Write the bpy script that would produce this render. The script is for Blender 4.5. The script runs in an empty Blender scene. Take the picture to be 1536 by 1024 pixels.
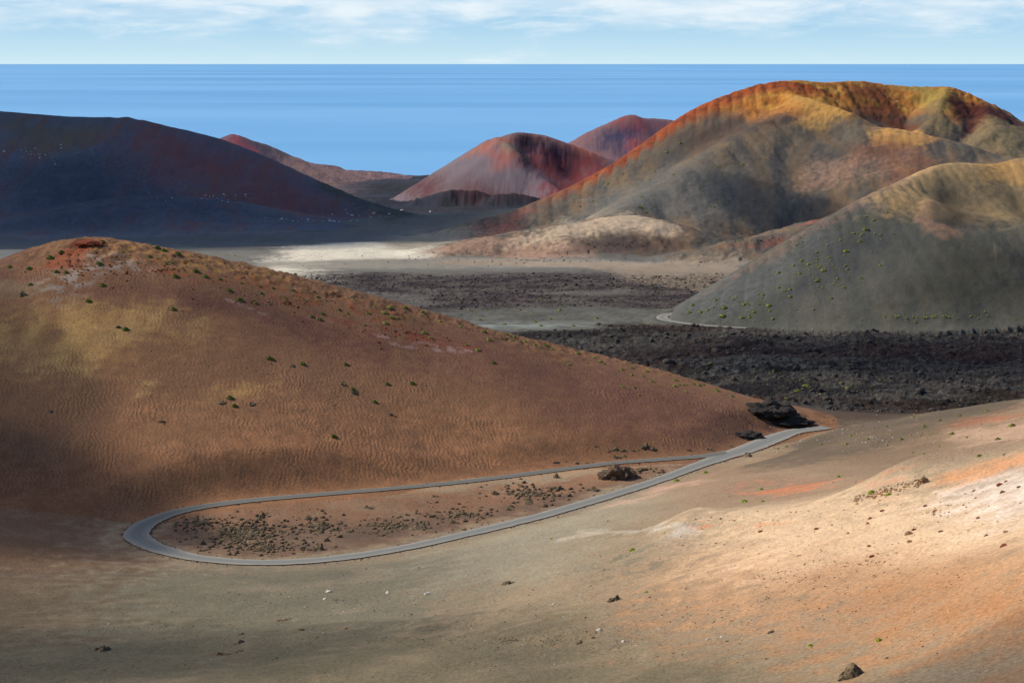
import bpy, bmesh, math, random
import numpy as np
from mathutils import Vector, noise as mnoise

# ------------------------------------------------------------------ scene, camera, world, sun
sc = bpy.context.scene
COL = sc.collection
sc.render.engine = 'CYCLES'
sc.cycles.use_denoising = True
sc.cycles.max_bounces = 4
sc.cycles.diffuse_bounces = 2
sc.cycles.volume_bounces = 0
sc.view_settings.view_transform = 'Standard'
sc.view_settings.look = 'None'
sc.view_settings.gamma = 1.0
sc.view_settings.exposure = 0.0

F = 2987.0                      # focal length in photo pixels (1536 wide)
CAMZ = 400.0
PITCH = math.atan((512 - 95) / F)
cam_d = bpy.data.cameras.new('camera')
cam_d.sensor_width = 36.0
cam_d.lens = 36.0 * F / 1536.0
cam_d.clip_start = 1.0
cam_d.clip_end = 2.0e6
cam = bpy.data.objects.new('camera', cam_d)
COL.objects.link(cam)
cam.location = (0, 0, CAMZ)
cam.rotation_euler = (math.pi / 2 - PITCH, 0, 0)
sc.camera = cam

SUN_EL = math.radians(40)
SUN_TO = np.array([-0.93, 0.37])            # horizontal direction towards the sun (left, a little ahead)
SUN_TO /= np.linalg.norm(SUN_TO)
SUN_DIR = Vector((SUN_TO[0] * math.cos(SUN_EL), SUN_TO[1] * math.cos(SUN_EL), math.sin(SUN_EL)))
sun_d = bpy.data.lights.new('sun', 'SUN')
sun_d.energy = 5.0
sun_d.angle = math.radians(0.5)
sun_d.color = (1.0, 0.95, 0.87)
sun = bpy.data.objects.new('sun', sun_d)
COL.objects.link(sun)
sun.rotation_euler = SUN_DIR.to_track_quat('Z', 'Y').to_euler()

world = bpy.data.worlds.new('World')
sc.world = world
world.use_nodes = True
nt = world.node_tree
nt.nodes.clear()
N = nt.nodes.new
L = nt.links.new
out = N('ShaderNodeOutputWorld')
bg = N('ShaderNodeBackground')
bg.inputs['Strength'].default_value = 0.085
sky = N('ShaderNodeTexSky')
sky.sky_type = 'NISHITA'
sky.sun_disc = False
sky.sun_elevation = SUN_EL
sky.sun_rotation = math.atan2(SUN_TO[0], SUN_TO[1])
sky.altitude = 400
sky.air_density = 1.0
sky.dust_density = 0.4
sky.ozone_density = 2.5
tc = N('ShaderNodeTexCoord')
sep = N('ShaderNodeSeparateXYZ')
L(tc.outputs['Generated'], sep.inputs[0])
# cloud layer: direction, stretched so that the banks lie flat above the horizon
mp = N('ShaderNodeMapping')
mp.inputs['Scale'].default_value = (6.0, 6.0, 30.0)
L(tc.outputs['Generated'], mp.inputs[0])
cn = N('ShaderNodeTexNoise')
cn.inputs['Scale'].default_value = 2.6
cn.inputs['Detail'].default_value = 9
cn.inputs['Roughness'].default_value = 0.62
cn.inputs['Distortion'].default_value = 0.35
L(mp.outputs[0], cn.inputs['Vector'])
hz = N('ShaderNodeMapRange')               # cloud cover grows with height over the horizon
hz.inputs['From Min'].default_value = 0.009
hz.inputs['From Max'].default_value = 0.030
hz.inputs['To Min'].default_value = -0.12
hz.inputs['To Max'].default_value = 0.17
L(sep.outputs['Z'], hz.inputs['Value'])
add = N('ShaderNodeMath')
add.operation = 'ADD'
L(cn.outputs['Fac'], add.inputs[0])
L(hz.outputs[0], add.inputs[1])
cr = N('ShaderNodeMapRange')
cr.interpolation_type = 'SMOOTHSTEP'
cr.inputs['From Min'].default_value = 0.38
cr.inputs['From Max'].default_value = 0.72
L(add.outputs[0], cr.inputs['Value'])
cn2 = N('ShaderNodeTexNoise')
cn2.inputs['Scale'].default_value = 4.5
cn2.inputs['Detail'].default_value = 8
L(mp.outputs[0], cn2.inputs['Vector'])
ccol = N('ShaderNodeValToRGB')
ccol.color_ramp.elements[0].position = 0.38
ccol.color_ramp.elements[0].color = (7.2, 9.2, 10.8, 1)
ccol.color_ramp.elements[1].position = 0.62
ccol.color_ramp.elements[1].color = (10.2, 11.1, 11.6, 1)
L(cn2.outputs['Fac'], ccol.inputs[0])
grad = N('ShaderNodeValToRGB')             # clear air: pale at the horizon, blue higher up
grad.color_ramp.elements[0].position = 0.0
grad.color_ramp.elements[0].color = (7.4, 10.0, 11.2, 1)
e = grad.color_ramp.elements.new(0.035)
e.color = (2.4, 6.2, 10.0, 1)
e = grad.color_ramp.elements.new(0.12)
e.color = (1.2, 3.2, 6.6, 1)
grad.color_ramp.elements[-1].position = 0.30
grad.color_ramp.elements[-1].color = (0.75, 1.9, 5.0, 1)
L(sep.outputs['Z'], grad.inputs[0])
skm = N('ShaderNodeMix')
skm.data_type = 'RGBA'
skm.inputs['Factor'].default_value = 0.93
L(sky.outputs[0], skm.inputs['A'])
L(grad.outputs[0], skm.inputs['B'])
himask = N('ShaderNodeMapRange')           # only the low banks are cloud; overhead stays open
himask.inputs['From Min'].default_value = 0.10
himask.inputs['From Max'].default_value = 0.35
himask.inputs['To Min'].default_value = 0.9
himask.inputs['To Max'].default_value = 0.06
L(sep.outputs['Z'], himask.inputs['Value'])
mm = N('ShaderNodeMath')
mm.operation = 'MULTIPLY'
L(cr.outputs[0], mm.inputs[0])
L(himask.outputs[0], mm.inputs[1])
cm = N('ShaderNodeMix')
cm.data_type = 'RGBA'
L(mm.outputs[0], cm.inputs['Factor'])
L(skm.outputs['Result'], cm.inputs['A'])
L(ccol.outputs[0], cm.inputs['B'])
L(cm.outputs['Result'], bg.inputs['Color'])
L(bg.outputs[0], out.inputs[0])

# ------------------------------------------------------------------ helpers
rng = np.random.default_rng(7)
random.seed(7)
_perm = rng.permutation(256).astype(np.int32)
_perm = np.concatenate([_perm, _perm])
_ga = rng.random(256) * 2 * np.pi
_gx = np.cos(_ga).astype(np.float32)
_gy = np.sin(_ga).astype(np.float32)


def pn(x, y):
    """2-D gradient noise, about -0.7..0.7"""
    xi = np.floor(x)
    yi = np.floor(y)
    fx = (x - xi).astype(np.float32)
    fy = (y - yi).astype(np.float32)
    xi = xi.astype(np.int32) & 255
    yi = yi.astype(np.int32) & 255
    u = fx * fx * fx * (fx * (fx * 6 - 15) + 10)
    v = fy * fy * fy * (fy * (fy * 6 - 15) + 10)

    def g(ix, iy, dx, dy):
        h = _perm[_perm[ix & 255] + (iy & 255)]
        return _gx[h] * dx + _gy[h] * dy
    a = g(xi, yi, fx, fy)
    b = g(xi + 1, yi, fx - 1, fy)
    c = g(xi, yi + 1, fx, fy - 1)
    d = g(xi + 1, yi + 1, fx - 1, fy - 1)
    return (a + u * (b - a)) * (1 - v) + (c + u * (d - c)) * v


def fbm(x, y, sc_, octv=5, ox=0.0, rough=0.5, ridged=False):
    s = np.zeros(np.shape(x), np.float32)
    amp = 1.0
    tot = 0.0
    fx = x / sc_ + ox
    fy = y / sc_ + ox * 1.7
    for _ in range(octv):
        n = pn(fx, fy)
        if ridged:
            n = 0.5 - np.abs(n) * 1.6
        s += amp * n
        tot += amp
        amp *= rough
        fx = fx * 2.03 + 13.7
        fy = fy * 2.03 + 5.1
    return s / tot * (1.0 if ridged else 1.5)


def ss(a, b, x):
    t = np.clip((x - a) / (b - a), 0, 1)
    return t * t * (3 - 2 * t)


CP, SP = math.cos(PITCH), math.sin(PITCH)


def ray(u, v):
    a = (u - 768) / F
    b = -(v - 512) / F
    return a, CP + b * SP, -SP + b * CP      # x, y, z


def P(u, v, Y):
    """world point seen at photo pixel (u, v) at a ground distance Y"""
    x, y, z = ray(u, v)
    k = Y / y
    return (x * k, Y, CAMZ + z * k)


def PZ(u, v, z0):
    x, y, z = ray(u, v)
    k = (z0 - CAMZ) / z
    return (x * k, y * k, z0)


def proj(x, y, z):
    zz = z - CAMZ
    dep = y * CP - zz * SP
    up = y * SP + zz * CP
    return 768 + F * x / dep, 512 - F * up / dep


# ------------------------------------------------------------------ landforms
# ridge points: (u, v, distance, front slope); the hill falls away from its ridge line on both sides
def R(pts):
    return [P(u, v, d) + (s,) for (u, v, d, s) in pts]


HILLS = []       # (id, ridge, back slope, crest rounding, blend, rill amplitude, rill spacing)


def soften(pts, n=4):
    p = [np.array(q, float) for q in pts]
    o = []
    for i in range(len(p) - 1):
        a, b, c, d = p[max(i - 1, 0)], p[i], p[i + 1], p[min(i + 2, len(p) - 1)]
        for k in range(n):
            t = k / n
            o.append(0.5 * ((2 * b) + (-a + c) * t + (2 * a - 5 * b + 4 * c - d) * t * t + (-a + 3 * b - 3 * c + d) * t ** 3))
    o.append(p[-1])
    return o


def hill(i, pts, sb=0.5, w=12, k=20, rill=2.0, rs=45, ax=1.0):
    HILLS.append((i, soften(R(pts), 3), sb, w, k, rill, rs, ax))


GROUND, RUST, LAVA, PLAIN, DARK, BIG, RIGHT, CONE, FARCONE, LEFTCONE, COAST = range(11)
# reddish ash hill above the road, left
hill(RUST, [(-420, 455, 1000, .27), (-150, 415, 1000, .27), (0, 392, 990, .29), (62, 386, 975, .30), (100, 366, 960, .31),
            (135, 357, 955, .335), (200, 366, 955, .345), (300, 385, 960, .345), (400, 407, 960, .335), (520, 440, 960, .31),
            (600, 461, 960, .28), (700, 491, 955, .25), (800, 514, 955, .215), (900, 539, 955, .185),
            (1000, 567, 950, .14), (1080, 594, 940, .10), (1125, 610, 930, .08)], sb=.45, w=14, k=14, rill=1.2, rs=60)
# dark hill under the cloud, far left
hill(DARK, [(-420, 170, 3150, .34), (-150, 160, 3120, .34), (0, 167, 3100, .34), (100, 175, 3080, .35), (190, 177, 3050, .36), (250, 189, 3020, .37),
            (330, 209, 2980, .37), (400, 237, 2940, .36), (480, 273, 2900, .34), (540, 298, 2870, .30), (600, 315, 2850, .22),
            (680, 333, 2830, .12)], sb=.4, w=14, k=16, rill=4, rs=90, ax=1.7)
hill(DARK, [(190, 177, 3050, .40), (172, 205, 2960, .40), (120, 229, 2890, .38), (40, 240, 2860, .36), (-60, 236, 2860, .36), (-300, 240, 2860, .36)],
     sb=.4, w=12, k=12, rill=4, rs=60, ax=1.5)
hill(DARK, [(-40, 335, 2500, .14), (90, 318, 2560, .15), (170, 300, 2620, .17), (230, 294, 2640, .18), (300, 300, 2650, .17),
            (380, 315, 2660, .15), (460, 330, 2660, .12)], sb=.2, w=40, k=22, rill=2, rs=60)
# low grey swell in front of the left cone: the saddle between the two hills
hill(PLAIN, [(300, 343, 2560, .08), (450, 340, 2600, .09), (560, 332, 2640, .10), (640, 322, 2700, .11), (720, 318, 2720, .12),
             (800, 312, 2700, .14)], sb=.16, w=50, k=25, rill=2, rs=120)
# big ochre topped mountain
hill(BIG, [(640, 352, 2480, .14), (700, 334, 2500, .18), (760, 319, 2530, .24), (800, 304, 2560, .28), (870, 273, 2610, .33), (940, 233, 2660, .36),
           (1000, 190, 2710, .38), (1040, 164, 2740, .39), (1090, 142, 2765, .40), (1140, 126, 2785, .40), (1190, 120, 2800, .40), (1240, 123, 2830, .42),
           (1290, 121, 2870, .42), (1330, 127, 2890, .40), (1380, 130, 2890, .40), (1420, 129, 2880, .44), (1450, 139, 2850, .5),
           (1490, 158, 2820, .5), (1530, 187, 2790, .45), (1600, 215, 2780, .4), (1700, 235, 2780, .4), (1900, 260, 2780, .4)],
     sb=.45, w=8, k=14, rill=1.6, rs=60, ax=2.0)
hill(BIG, [(1180, 135, 2760, .40), (1212, 148, 2700, .40), (1246, 157, 2640, .42), (1275, 168, 2600, .42), (1300, 186, 2565, .42), (1345, 193, 2545, .4),
           (1380, 200, 2530, .38), (1440, 214, 2505, .36), (1500, 233, 2480, .34), (1560, 248, 2470, .32), (1700, 262, 2470, .3)],
     sb=.42, w=8, k=10, rill=2.5, rs=45, ax=1.5)
hill(BIG, [(1212, 150, 2690, .42), (1150, 182, 2600, .42), (1080, 222, 2500, .40), (1010, 268, 2400, .34), (950, 306, 2300, .28), (890, 338, 2220, .2)],
     sb=.36, w=22, k=26, rill=2.5, rs=50, ax=1.5)
hill(BIG, [(1420, 131, 2870, .55), (1412, 150, 2790, .6), (1395, 178, 2700, .6), (1372, 198, 2620, .5)], sb=.5, w=6, k=6, rill=5, rs=30)
hill(BIG, [(1470, 152, 2840, .5), (1490, 185, 2700, .5), (1480, 205, 2640, .4)], sb=.5, w=8, k=8, rill=5, rs=30)
hill(BIG, [(1536, 236, 2440, .3), (1480, 262, 2330, .3), (1400, 292, 2230, .28), (1320, 318, 2160, .22), (1240, 338, 2100, .2)], sb=.3, w=20, k=20, rill=4, rs=50)
hill(BIG, [(655, 376, 2110, .35), (700, 362, 2120, .35), (760, 352, 2140, .34), (830, 341, 2160, .32), (890, 331, 2180, .3), (950, 323, 2200, .3),
           (990, 332, 2190, .32), (1012, 352, 2160, .34)], sb=.2, w=16, k=12, rill=3, rs=26)
hill(BIG, [(1070, 372, 2020, .34), (1110, 360, 2040, .34), (1170, 350, 2060, .34), (1215, 338, 2080, .34), (1245, 325, 2110, .34), (1290, 322, 2110, .3)],
     sb=.3, w=9, k=9, rill=5, rs=18)
# grey green hill, right
hill(RIGHT, [(985, 478, 1440, .10), (1020, 460, 1450, .20), (1060, 438, 1462, .30), (1150, 382, 1490, .38), (1200, 352, 1508, .40), (1250, 323, 1530, .42), (1300, 296, 1555, .42),
             (1345, 273, 1585, .42), (1385, 252, 1620, .42), (1415, 245, 1645, .42), (1450, 244, 1665, .42), (1490, 246, 1680, .42),
             (1540, 236, 1690, .42), (1620, 226, 1700, .42), (1800, 240, 1700, .42)], sb=.45, w=9, k=10, rill=.9, rs=40, ax=1.7)
hill(RIGHT, [(1400, 250, 1625, .4), (1398, 282, 1580, .42), (1386, 306, 1545, .44), (1400, 328, 1522, .45), (1436, 342, 1512, .45), (1490, 346, 1520, .45),
             (1560, 330, 1540, .45), (1700, 300, 1560, .45)], sb=.55, w=5, k=6, rill=1.5, rs=30, ax=1.4)
# red cone in the middle
hill(CONE, [(735, 208, 4890, .50), (760, 201, 4895, .52), (787, 197, 4900, .52), (830, 205, 4900, .50), (870, 219, 4900, .48), (915, 238, 4890, .45), (990, 268, 4880, .4)],
     sb=.58, w=5, k=12, rill=2.5, rs=45, ax=1.15)
hill(CONE, [(745, 205, 4880, .46), (768, 222, 4800, .46), (792, 250, 4720, .46), (815, 270, 4640, .42), (850, 292, 4540, .3)], sb=.62, w=4, k=6, rill=4, rs=40, ax=1.2)
hill(COAST, [(625, 300, 4300, .5), (650, 291, 4310, .5), (668, 287, 4310, .5), (690, 284, 4320, .5), (716, 287, 4310, .5), (732, 296, 4300, .5)], sb=.3, w=6, k=6, rill=9, rs=22, ax=1.4)
hill(COAST, [(738, 296, 4260, .5), (752, 291, 4260, .5), (775, 291, 4260, .5), (800, 297, 4260, .5)], sb=.3, w=6, k=6, rill=9, rs=22)
# far cones
hill(FARCONE, [(900, 190, 6000, .42), (925, 178, 6000, .43), (945, 171, 6000, .44), (965, 176, 6000, .44), (1005, 180, 6020, .42), (1070, 195, 6050, .4)],
     sb=.45, w=5, k=15, rill=8, rs=90, ax=1.25)
hill(LEFTCONE, [(330, 212, 6500, .5), (350, 200, 6500, .5), (366, 208, 6500, .5), (392, 214, 6520, .45), (408, 221, 6540, .42), (440, 235, 6600, .36), (470, 245, 6680, .34), (500, 248, 6740, .34),
                (514, 254, 6780, .3), (570, 257, 6860, .2), (600, 261, 6950, .15)], sb=.4, w=5, k=8, rill=5, rs=60, ax=1.1)


# thin plate spline through surveyed spots for the near ground
TP = []
for (u, v, z) in [(190, 800, 236), (100, 800, 238), (0, 790, 240), (-300, 800, 250), (300, 755, 236), (600, 728, 236), (900, 693, 236), (1080, 683, 235.5), (1180, 652, 235),
                  (250, 835, 236.5), (400, 842, 237), (600, 826, 237), (800, 776, 237), (1000, 716, 236.5), (1100, 690, 236),
                  (500, 780, 236), (750, 745, 236), (-300, 850, 248), (0, 850, 241), (200, 900, 243), (500, 900, 245.5), (768, 880, 255), (1000, 900, 272), (1300, 850, 288),
                  (0, 1024, 254), (200, 1024, 256), (500, 1024, 262), (768, 1024, 270), (1000, 1024, 283), (1300, 1000, 295), (1536, 1024, 306),
                  (1536, 900, 304), (1536, 800, 299), (1700, 1024, 325), (1700, 800, 318), (-300, 1024, 264),
                  (1040, 790, 265), (1200, 762, 273), (1300, 735, 279), (1380, 712, 286), (1536, 690, 292), (1700, 670, 304),
                  (1150, 725, 255), (1300, 700, 259), (1450, 660, 261), (900, 770, 249), (1000, 740, 244), (1150, 690, 245)]:
    TP.append(PZ(u, v, z))
for (u, v, Y) in [(1232, 643, 895), (1300, 632, 880), (1400, 617, 855), (1536, 598, 820), (1700, 575, 800), (1900, 560, 800)]:
    TP.append(P(u, v, Y))
TP += [(0, 120, 345), (-120, 120, 340), (120, 120, 358), (0, 20, 392), (-80, 20, 385), (90, 20, 395), (300, 250, 345), (-300, 250, 320),
       (-420, 900, 236), (-300, 1000, 232), (0, 1000, 232), (150, 960, 233), (100, 1150, 224), (300, 1000, 233), (420, 960, 234), (500, 1150, 224), (-400, 1150, 226), (250, 925, 233), (500, 900, 240)]
TP = np.array(TP, float)


def tps_fit(p, lam=4.0):
    n = len(p)
    X = p[:, :2] / 300.0
    d2 = ((X[:, None] - X[None]) ** 2).sum(-1)
    K = np.where(d2 > 0, 0.5 * d2 * np.log(d2 + 1e-12), 0)
    A = np.zeros((n + 3, n + 3))
    A[:n, :n] = K + np.eye(n) * lam * 1e-3
    A[:n, n] = 1
    A[:n, n + 1:] = X
    A[n:, :n] = A[:n, n:].T
    return X, np.linalg.solve(A, np.concatenate([p[:, 2], [0, 0, 0]]))


TX, TWt = tps_fit(TP)


def tps(x, y):
    X = x / 300.0
    Y = y / 300.0
    r = TWt[len(TX)] + TWt[len(TX) + 1] * X + TWt[len(TX) + 2] * Y
    for (px, py), w in zip(TX, TWt):
        d2 = (X - px) ** 2 + (Y - py) ** 2
        r = r + w * 0.5 * d2 * np.log(d2 + 1e-12)
    return r


_yt = np.linspace(260, 1000, 700)


def hit_base(u, v):
    x, y, z = ray(u, v)
    k = _yt / y
    g = tps(x * k, _yt)
    w = np.nonzero(CAMZ + z * k < g)[0]
    i = w[0] if len(w) else len(_yt) - 1
    return x * k[i], _yt[i]


# low folds in the near sand: (photo pixel, height), half width towards the viewer, half width beyond
FOLDS = []
for pts_, wf, wb in [
        ([(1760, 672, 6), (1560, 684, 6), (1470, 696, 5.5), (1385, 712, 5.5), (1340, 732, 3.5), (1260, 756, 2.6), (1180, 775, 2.2), (1110, 787, 2.2), (1042, 789, 2.6), (1010, 793, .8), (940, 802, .2)], 34, 9),
        ([(1042, 790, 2.2), (1022, 806, 2.0), (1000, 824, 1.4), (965, 848, .4)], 9, 9),
        ([(540, 1016, .4), (640, 1000, 1.8), (720, 1000, 2.0), (790, 1014, .5)], 12, 7),
        ([(700, 972, .3), (790, 958, 1.7), (860, 956, 1.9), (930, 972, .4)], 14, 7),
        ([(300, 962, .3), (430, 950, 1.2), (530, 941, 1.5), (640, 938, 1.5), (760, 928, .3)], 16, 8),
        ([(60, 988, .3), (160, 982, 1.3), (240, 990, .3)], 14, 8),
        ([(980, 1000, .2), (1080, 992, 1.2), (1180, 1000, .2)], 12, 7),
        ([(1100, 716, .2), (1200, 712, 1.0), (1300, 722, 1.2), (1380, 736, .3)], 16, 9)]:
    FOLDS.append(([hit_base(u, v) + (h,) for u, v, h in pts_], wf, wb))


def folds(x, y):
    r = np.zeros(x.shape)
    for L_, wf, wb in FOLDS:
        A = np.array(L_)
        best = np.zeros(x.shape)
        for a, b in zip(A[:-1], A[1:]):
            dx, dy = b[0] - a[0], b[1] - a[1]
            t = np.clip(((x - a[0]) * dx + (y - a[1]) * dy) / (dx * dx + dy * dy), 0, 1)
            ex, ey = x - a[0] - t * dx, y - a[1] - t * dy
            d = np.hypot(ex, ey)
            f = 0.5 + 0.5 * np.clip(ey / (d + 1e-6) * 1.5, -1, 1)
            w = wf * (1 - f) + wb * f
            best = np.maximum(best, (a[2] + t * (b[2] - a[2])) * np.exp(-(np.sqrt(d * d + 2) / w) ** 1.5))
        r += best
    return r


FY = [900, 1150, 1430, 1700, 2100, 2600, 3000, 3600, 4300, 5500, 6600, 7120, 7180, 7400, 9000]
FZ = [232, 224.5, 214, 209, 200, 184, 166, 128, 94, 42, 12, 5, -3, -12, -20]


def floor_z(x, y):
    return np.interp(y, FY, FZ)


# road centre lines, surveyed in the photograph at the level of the valley floor
def smooth_line(pts, n=14):
    pts = [np.array(p, float) for p in pts]
    o = []
    for i in range(len(pts) - 1):
        p0 = pts[max(i - 1, 0)]
        p1, p2 = pts[i], pts[i + 1]
        p3 = pts[min(i + 2, len(pts) - 1)]
        for k in range(n):
            t = k / n
            o.append(0.5 * ((2 * p1) + (-p0 + p2) * t + (2 * p0 - 5 * p1 + 4 * p2 - p3) * t * t + (-p0 + 3 * p1 - 3 * p2 + p3) * t ** 3))
    o.append(pts[-1])
    return np.array(o)


def road_pts(l):
    return [PZ(u, v, z) + (w,) for (u, v, z, w) in l]


LOOP = smooth_line(road_pts([
    (1240, 640.5, 234.8, 7), (1222, 643, 235, 7.5), (1190, 647, 235, 9), (1158, 658, 235.2, 11), (1120, 673, 235.5, 11), (1080, 686, 235.7, 9),
    (1040, 700, 236, 7), (1000, 715, 236.2, 6.6), (940, 735, 236.5, 6.6), (870, 756, 236.8, 6.6), (800, 776, 237, 6.6), (700, 800, 237, 6.6), (600, 822, 237, 6.6),
    (500, 837, 237, 6.8), (400, 843, 236.8, 7), (310, 838, 236.6, 7), (250, 826, 236.5, 8), (215, 812, 236.3, 9), (205, 799, 236.2, 9), (225, 782, 236, 8),
    (270, 766, 236, 7), (340, 754, 236, 6.6), (440, 744, 236, 6.2), (600, 731, 236, 5.6), (720, 719, 236, 5.6), (830, 705, 236, 5.6), (920, 694, 236, 5.8), (1000, 688, 236, 6),
    (1060, 683, 235.8, 6.5), (1100, 677, 235.5, 7)]))
FAR_ROAD = smooth_line([PZ(u, v, 216.5) + (w,) for (u, v, w) in [(1016, 469, 5), (1004, 471, 7), (993, 475, 8), (998, 480, 8), (1020, 484, 7), (1050, 487.5, 7), (1085, 490, 6), (1120, 492, 6)]])
ROADS = [LOOP, FAR_ROAD]


def road_near(x, y):
    """distance to the nearest road centre line and the road level there"""
    dist = np.full(x.shape, 1e6)
    rz = np.zeros(x.shape)
    for Ln in ROADS:
        x0, x1, y0, y1 = Ln[:, 0].min() - 40, Ln[:, 0].max() + 40, Ln[:, 1].min() - 40, Ln[:, 1].max() + 40
        m = np.nonzero((x > x0) & (x < x1) & (y > y0) & (y < y1))[0]
        if not len(m):
            continue
        px, py = x[m], y[m]
        bd = np.full(px.shape, 1e6)
        bz = np.zeros(px.shape)
        Q = Ln[::3]
        for a, b in zip(Q[:-1], Q[1:]):
            dx, dy = b[0] - a[0], b[1] - a[1]
            l2 = dx * dx + dy * dy + 1e-9
            t = np.clip(((px - a[0]) * dx + (py - a[1]) * dy) / l2, 0, 1)
            d = np.hypot(px - a[0] - t * dx, py - a[1] - t * dy) - 0.5 * (a[3] + t * (b[3] - a[3]))
            c = d < bd
            bd = np.where(c, d, bd)
            bz = np.where(c, a[2] + t * (b[2] - a[2]), bz)
        dist[m] = bd
        rz[m] = bz
    return dist, rz


def lava_mask(x, y):
    wx = fbm(x, y, 160, 4, 3.1)
    yy = y + 55 * wx
    a = ss(950, 985, y + 25 * wx) * (1 - ss(1405, 1445, yy - 22 * ss(40, 160, x)))
    # pale ash pan in the lava, left of the hill
    pan = np.exp(-(((x + 0) / 75) ** 2 + ((y - 1395) / 45) ** 2))
    a = a * (1 - ss(.35, .7, pan + .2 * wx))
    b = ss(1500, 1560, yy) * (1 - ss(1800, 1900, yy)) * (1 - 0.5 * ss(.15, .4, fbm(x, y, 120, 3, 9.3)))
    c = ss(3500, 3700, y) * (1 - ss(6900, 7000, y)) * ss(-.15, .1, fbm(x, y * .6, 300, 3, 5.5))
    return np.clip(a, 0, 1), np.clip(b, 0, 1), np.clip(c, 0, 1)


def smax(a, b, k):
    h = np.clip(0.5 + 0.5 * (a - b) / k, 0, 1)
    return b * (1 - h) + a * h + k * h * (1 - h) * 0.5


DENTS = [  # (u, v, Y, radius x, radius y, depth)
    (860, 245, 4790, 55, 80, 34), (795, 215, 4850, 26, 40, 16),
    (1330, 165, 2720, 60, 55, 14), (1255, 178, 2560, 30, 30, 10),
    (965, 195, 5900, 110, 60, 12), (1432, 298, 1592, 34, 30, 17), (1560, 300, 1600, 40, 30, 8),
    (1000, 320, 2290, 30, 60, 10), (1160, 290, 2300, 60, 50, 10), (1130, 320, 2200, 70, 40, 8),
]


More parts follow.
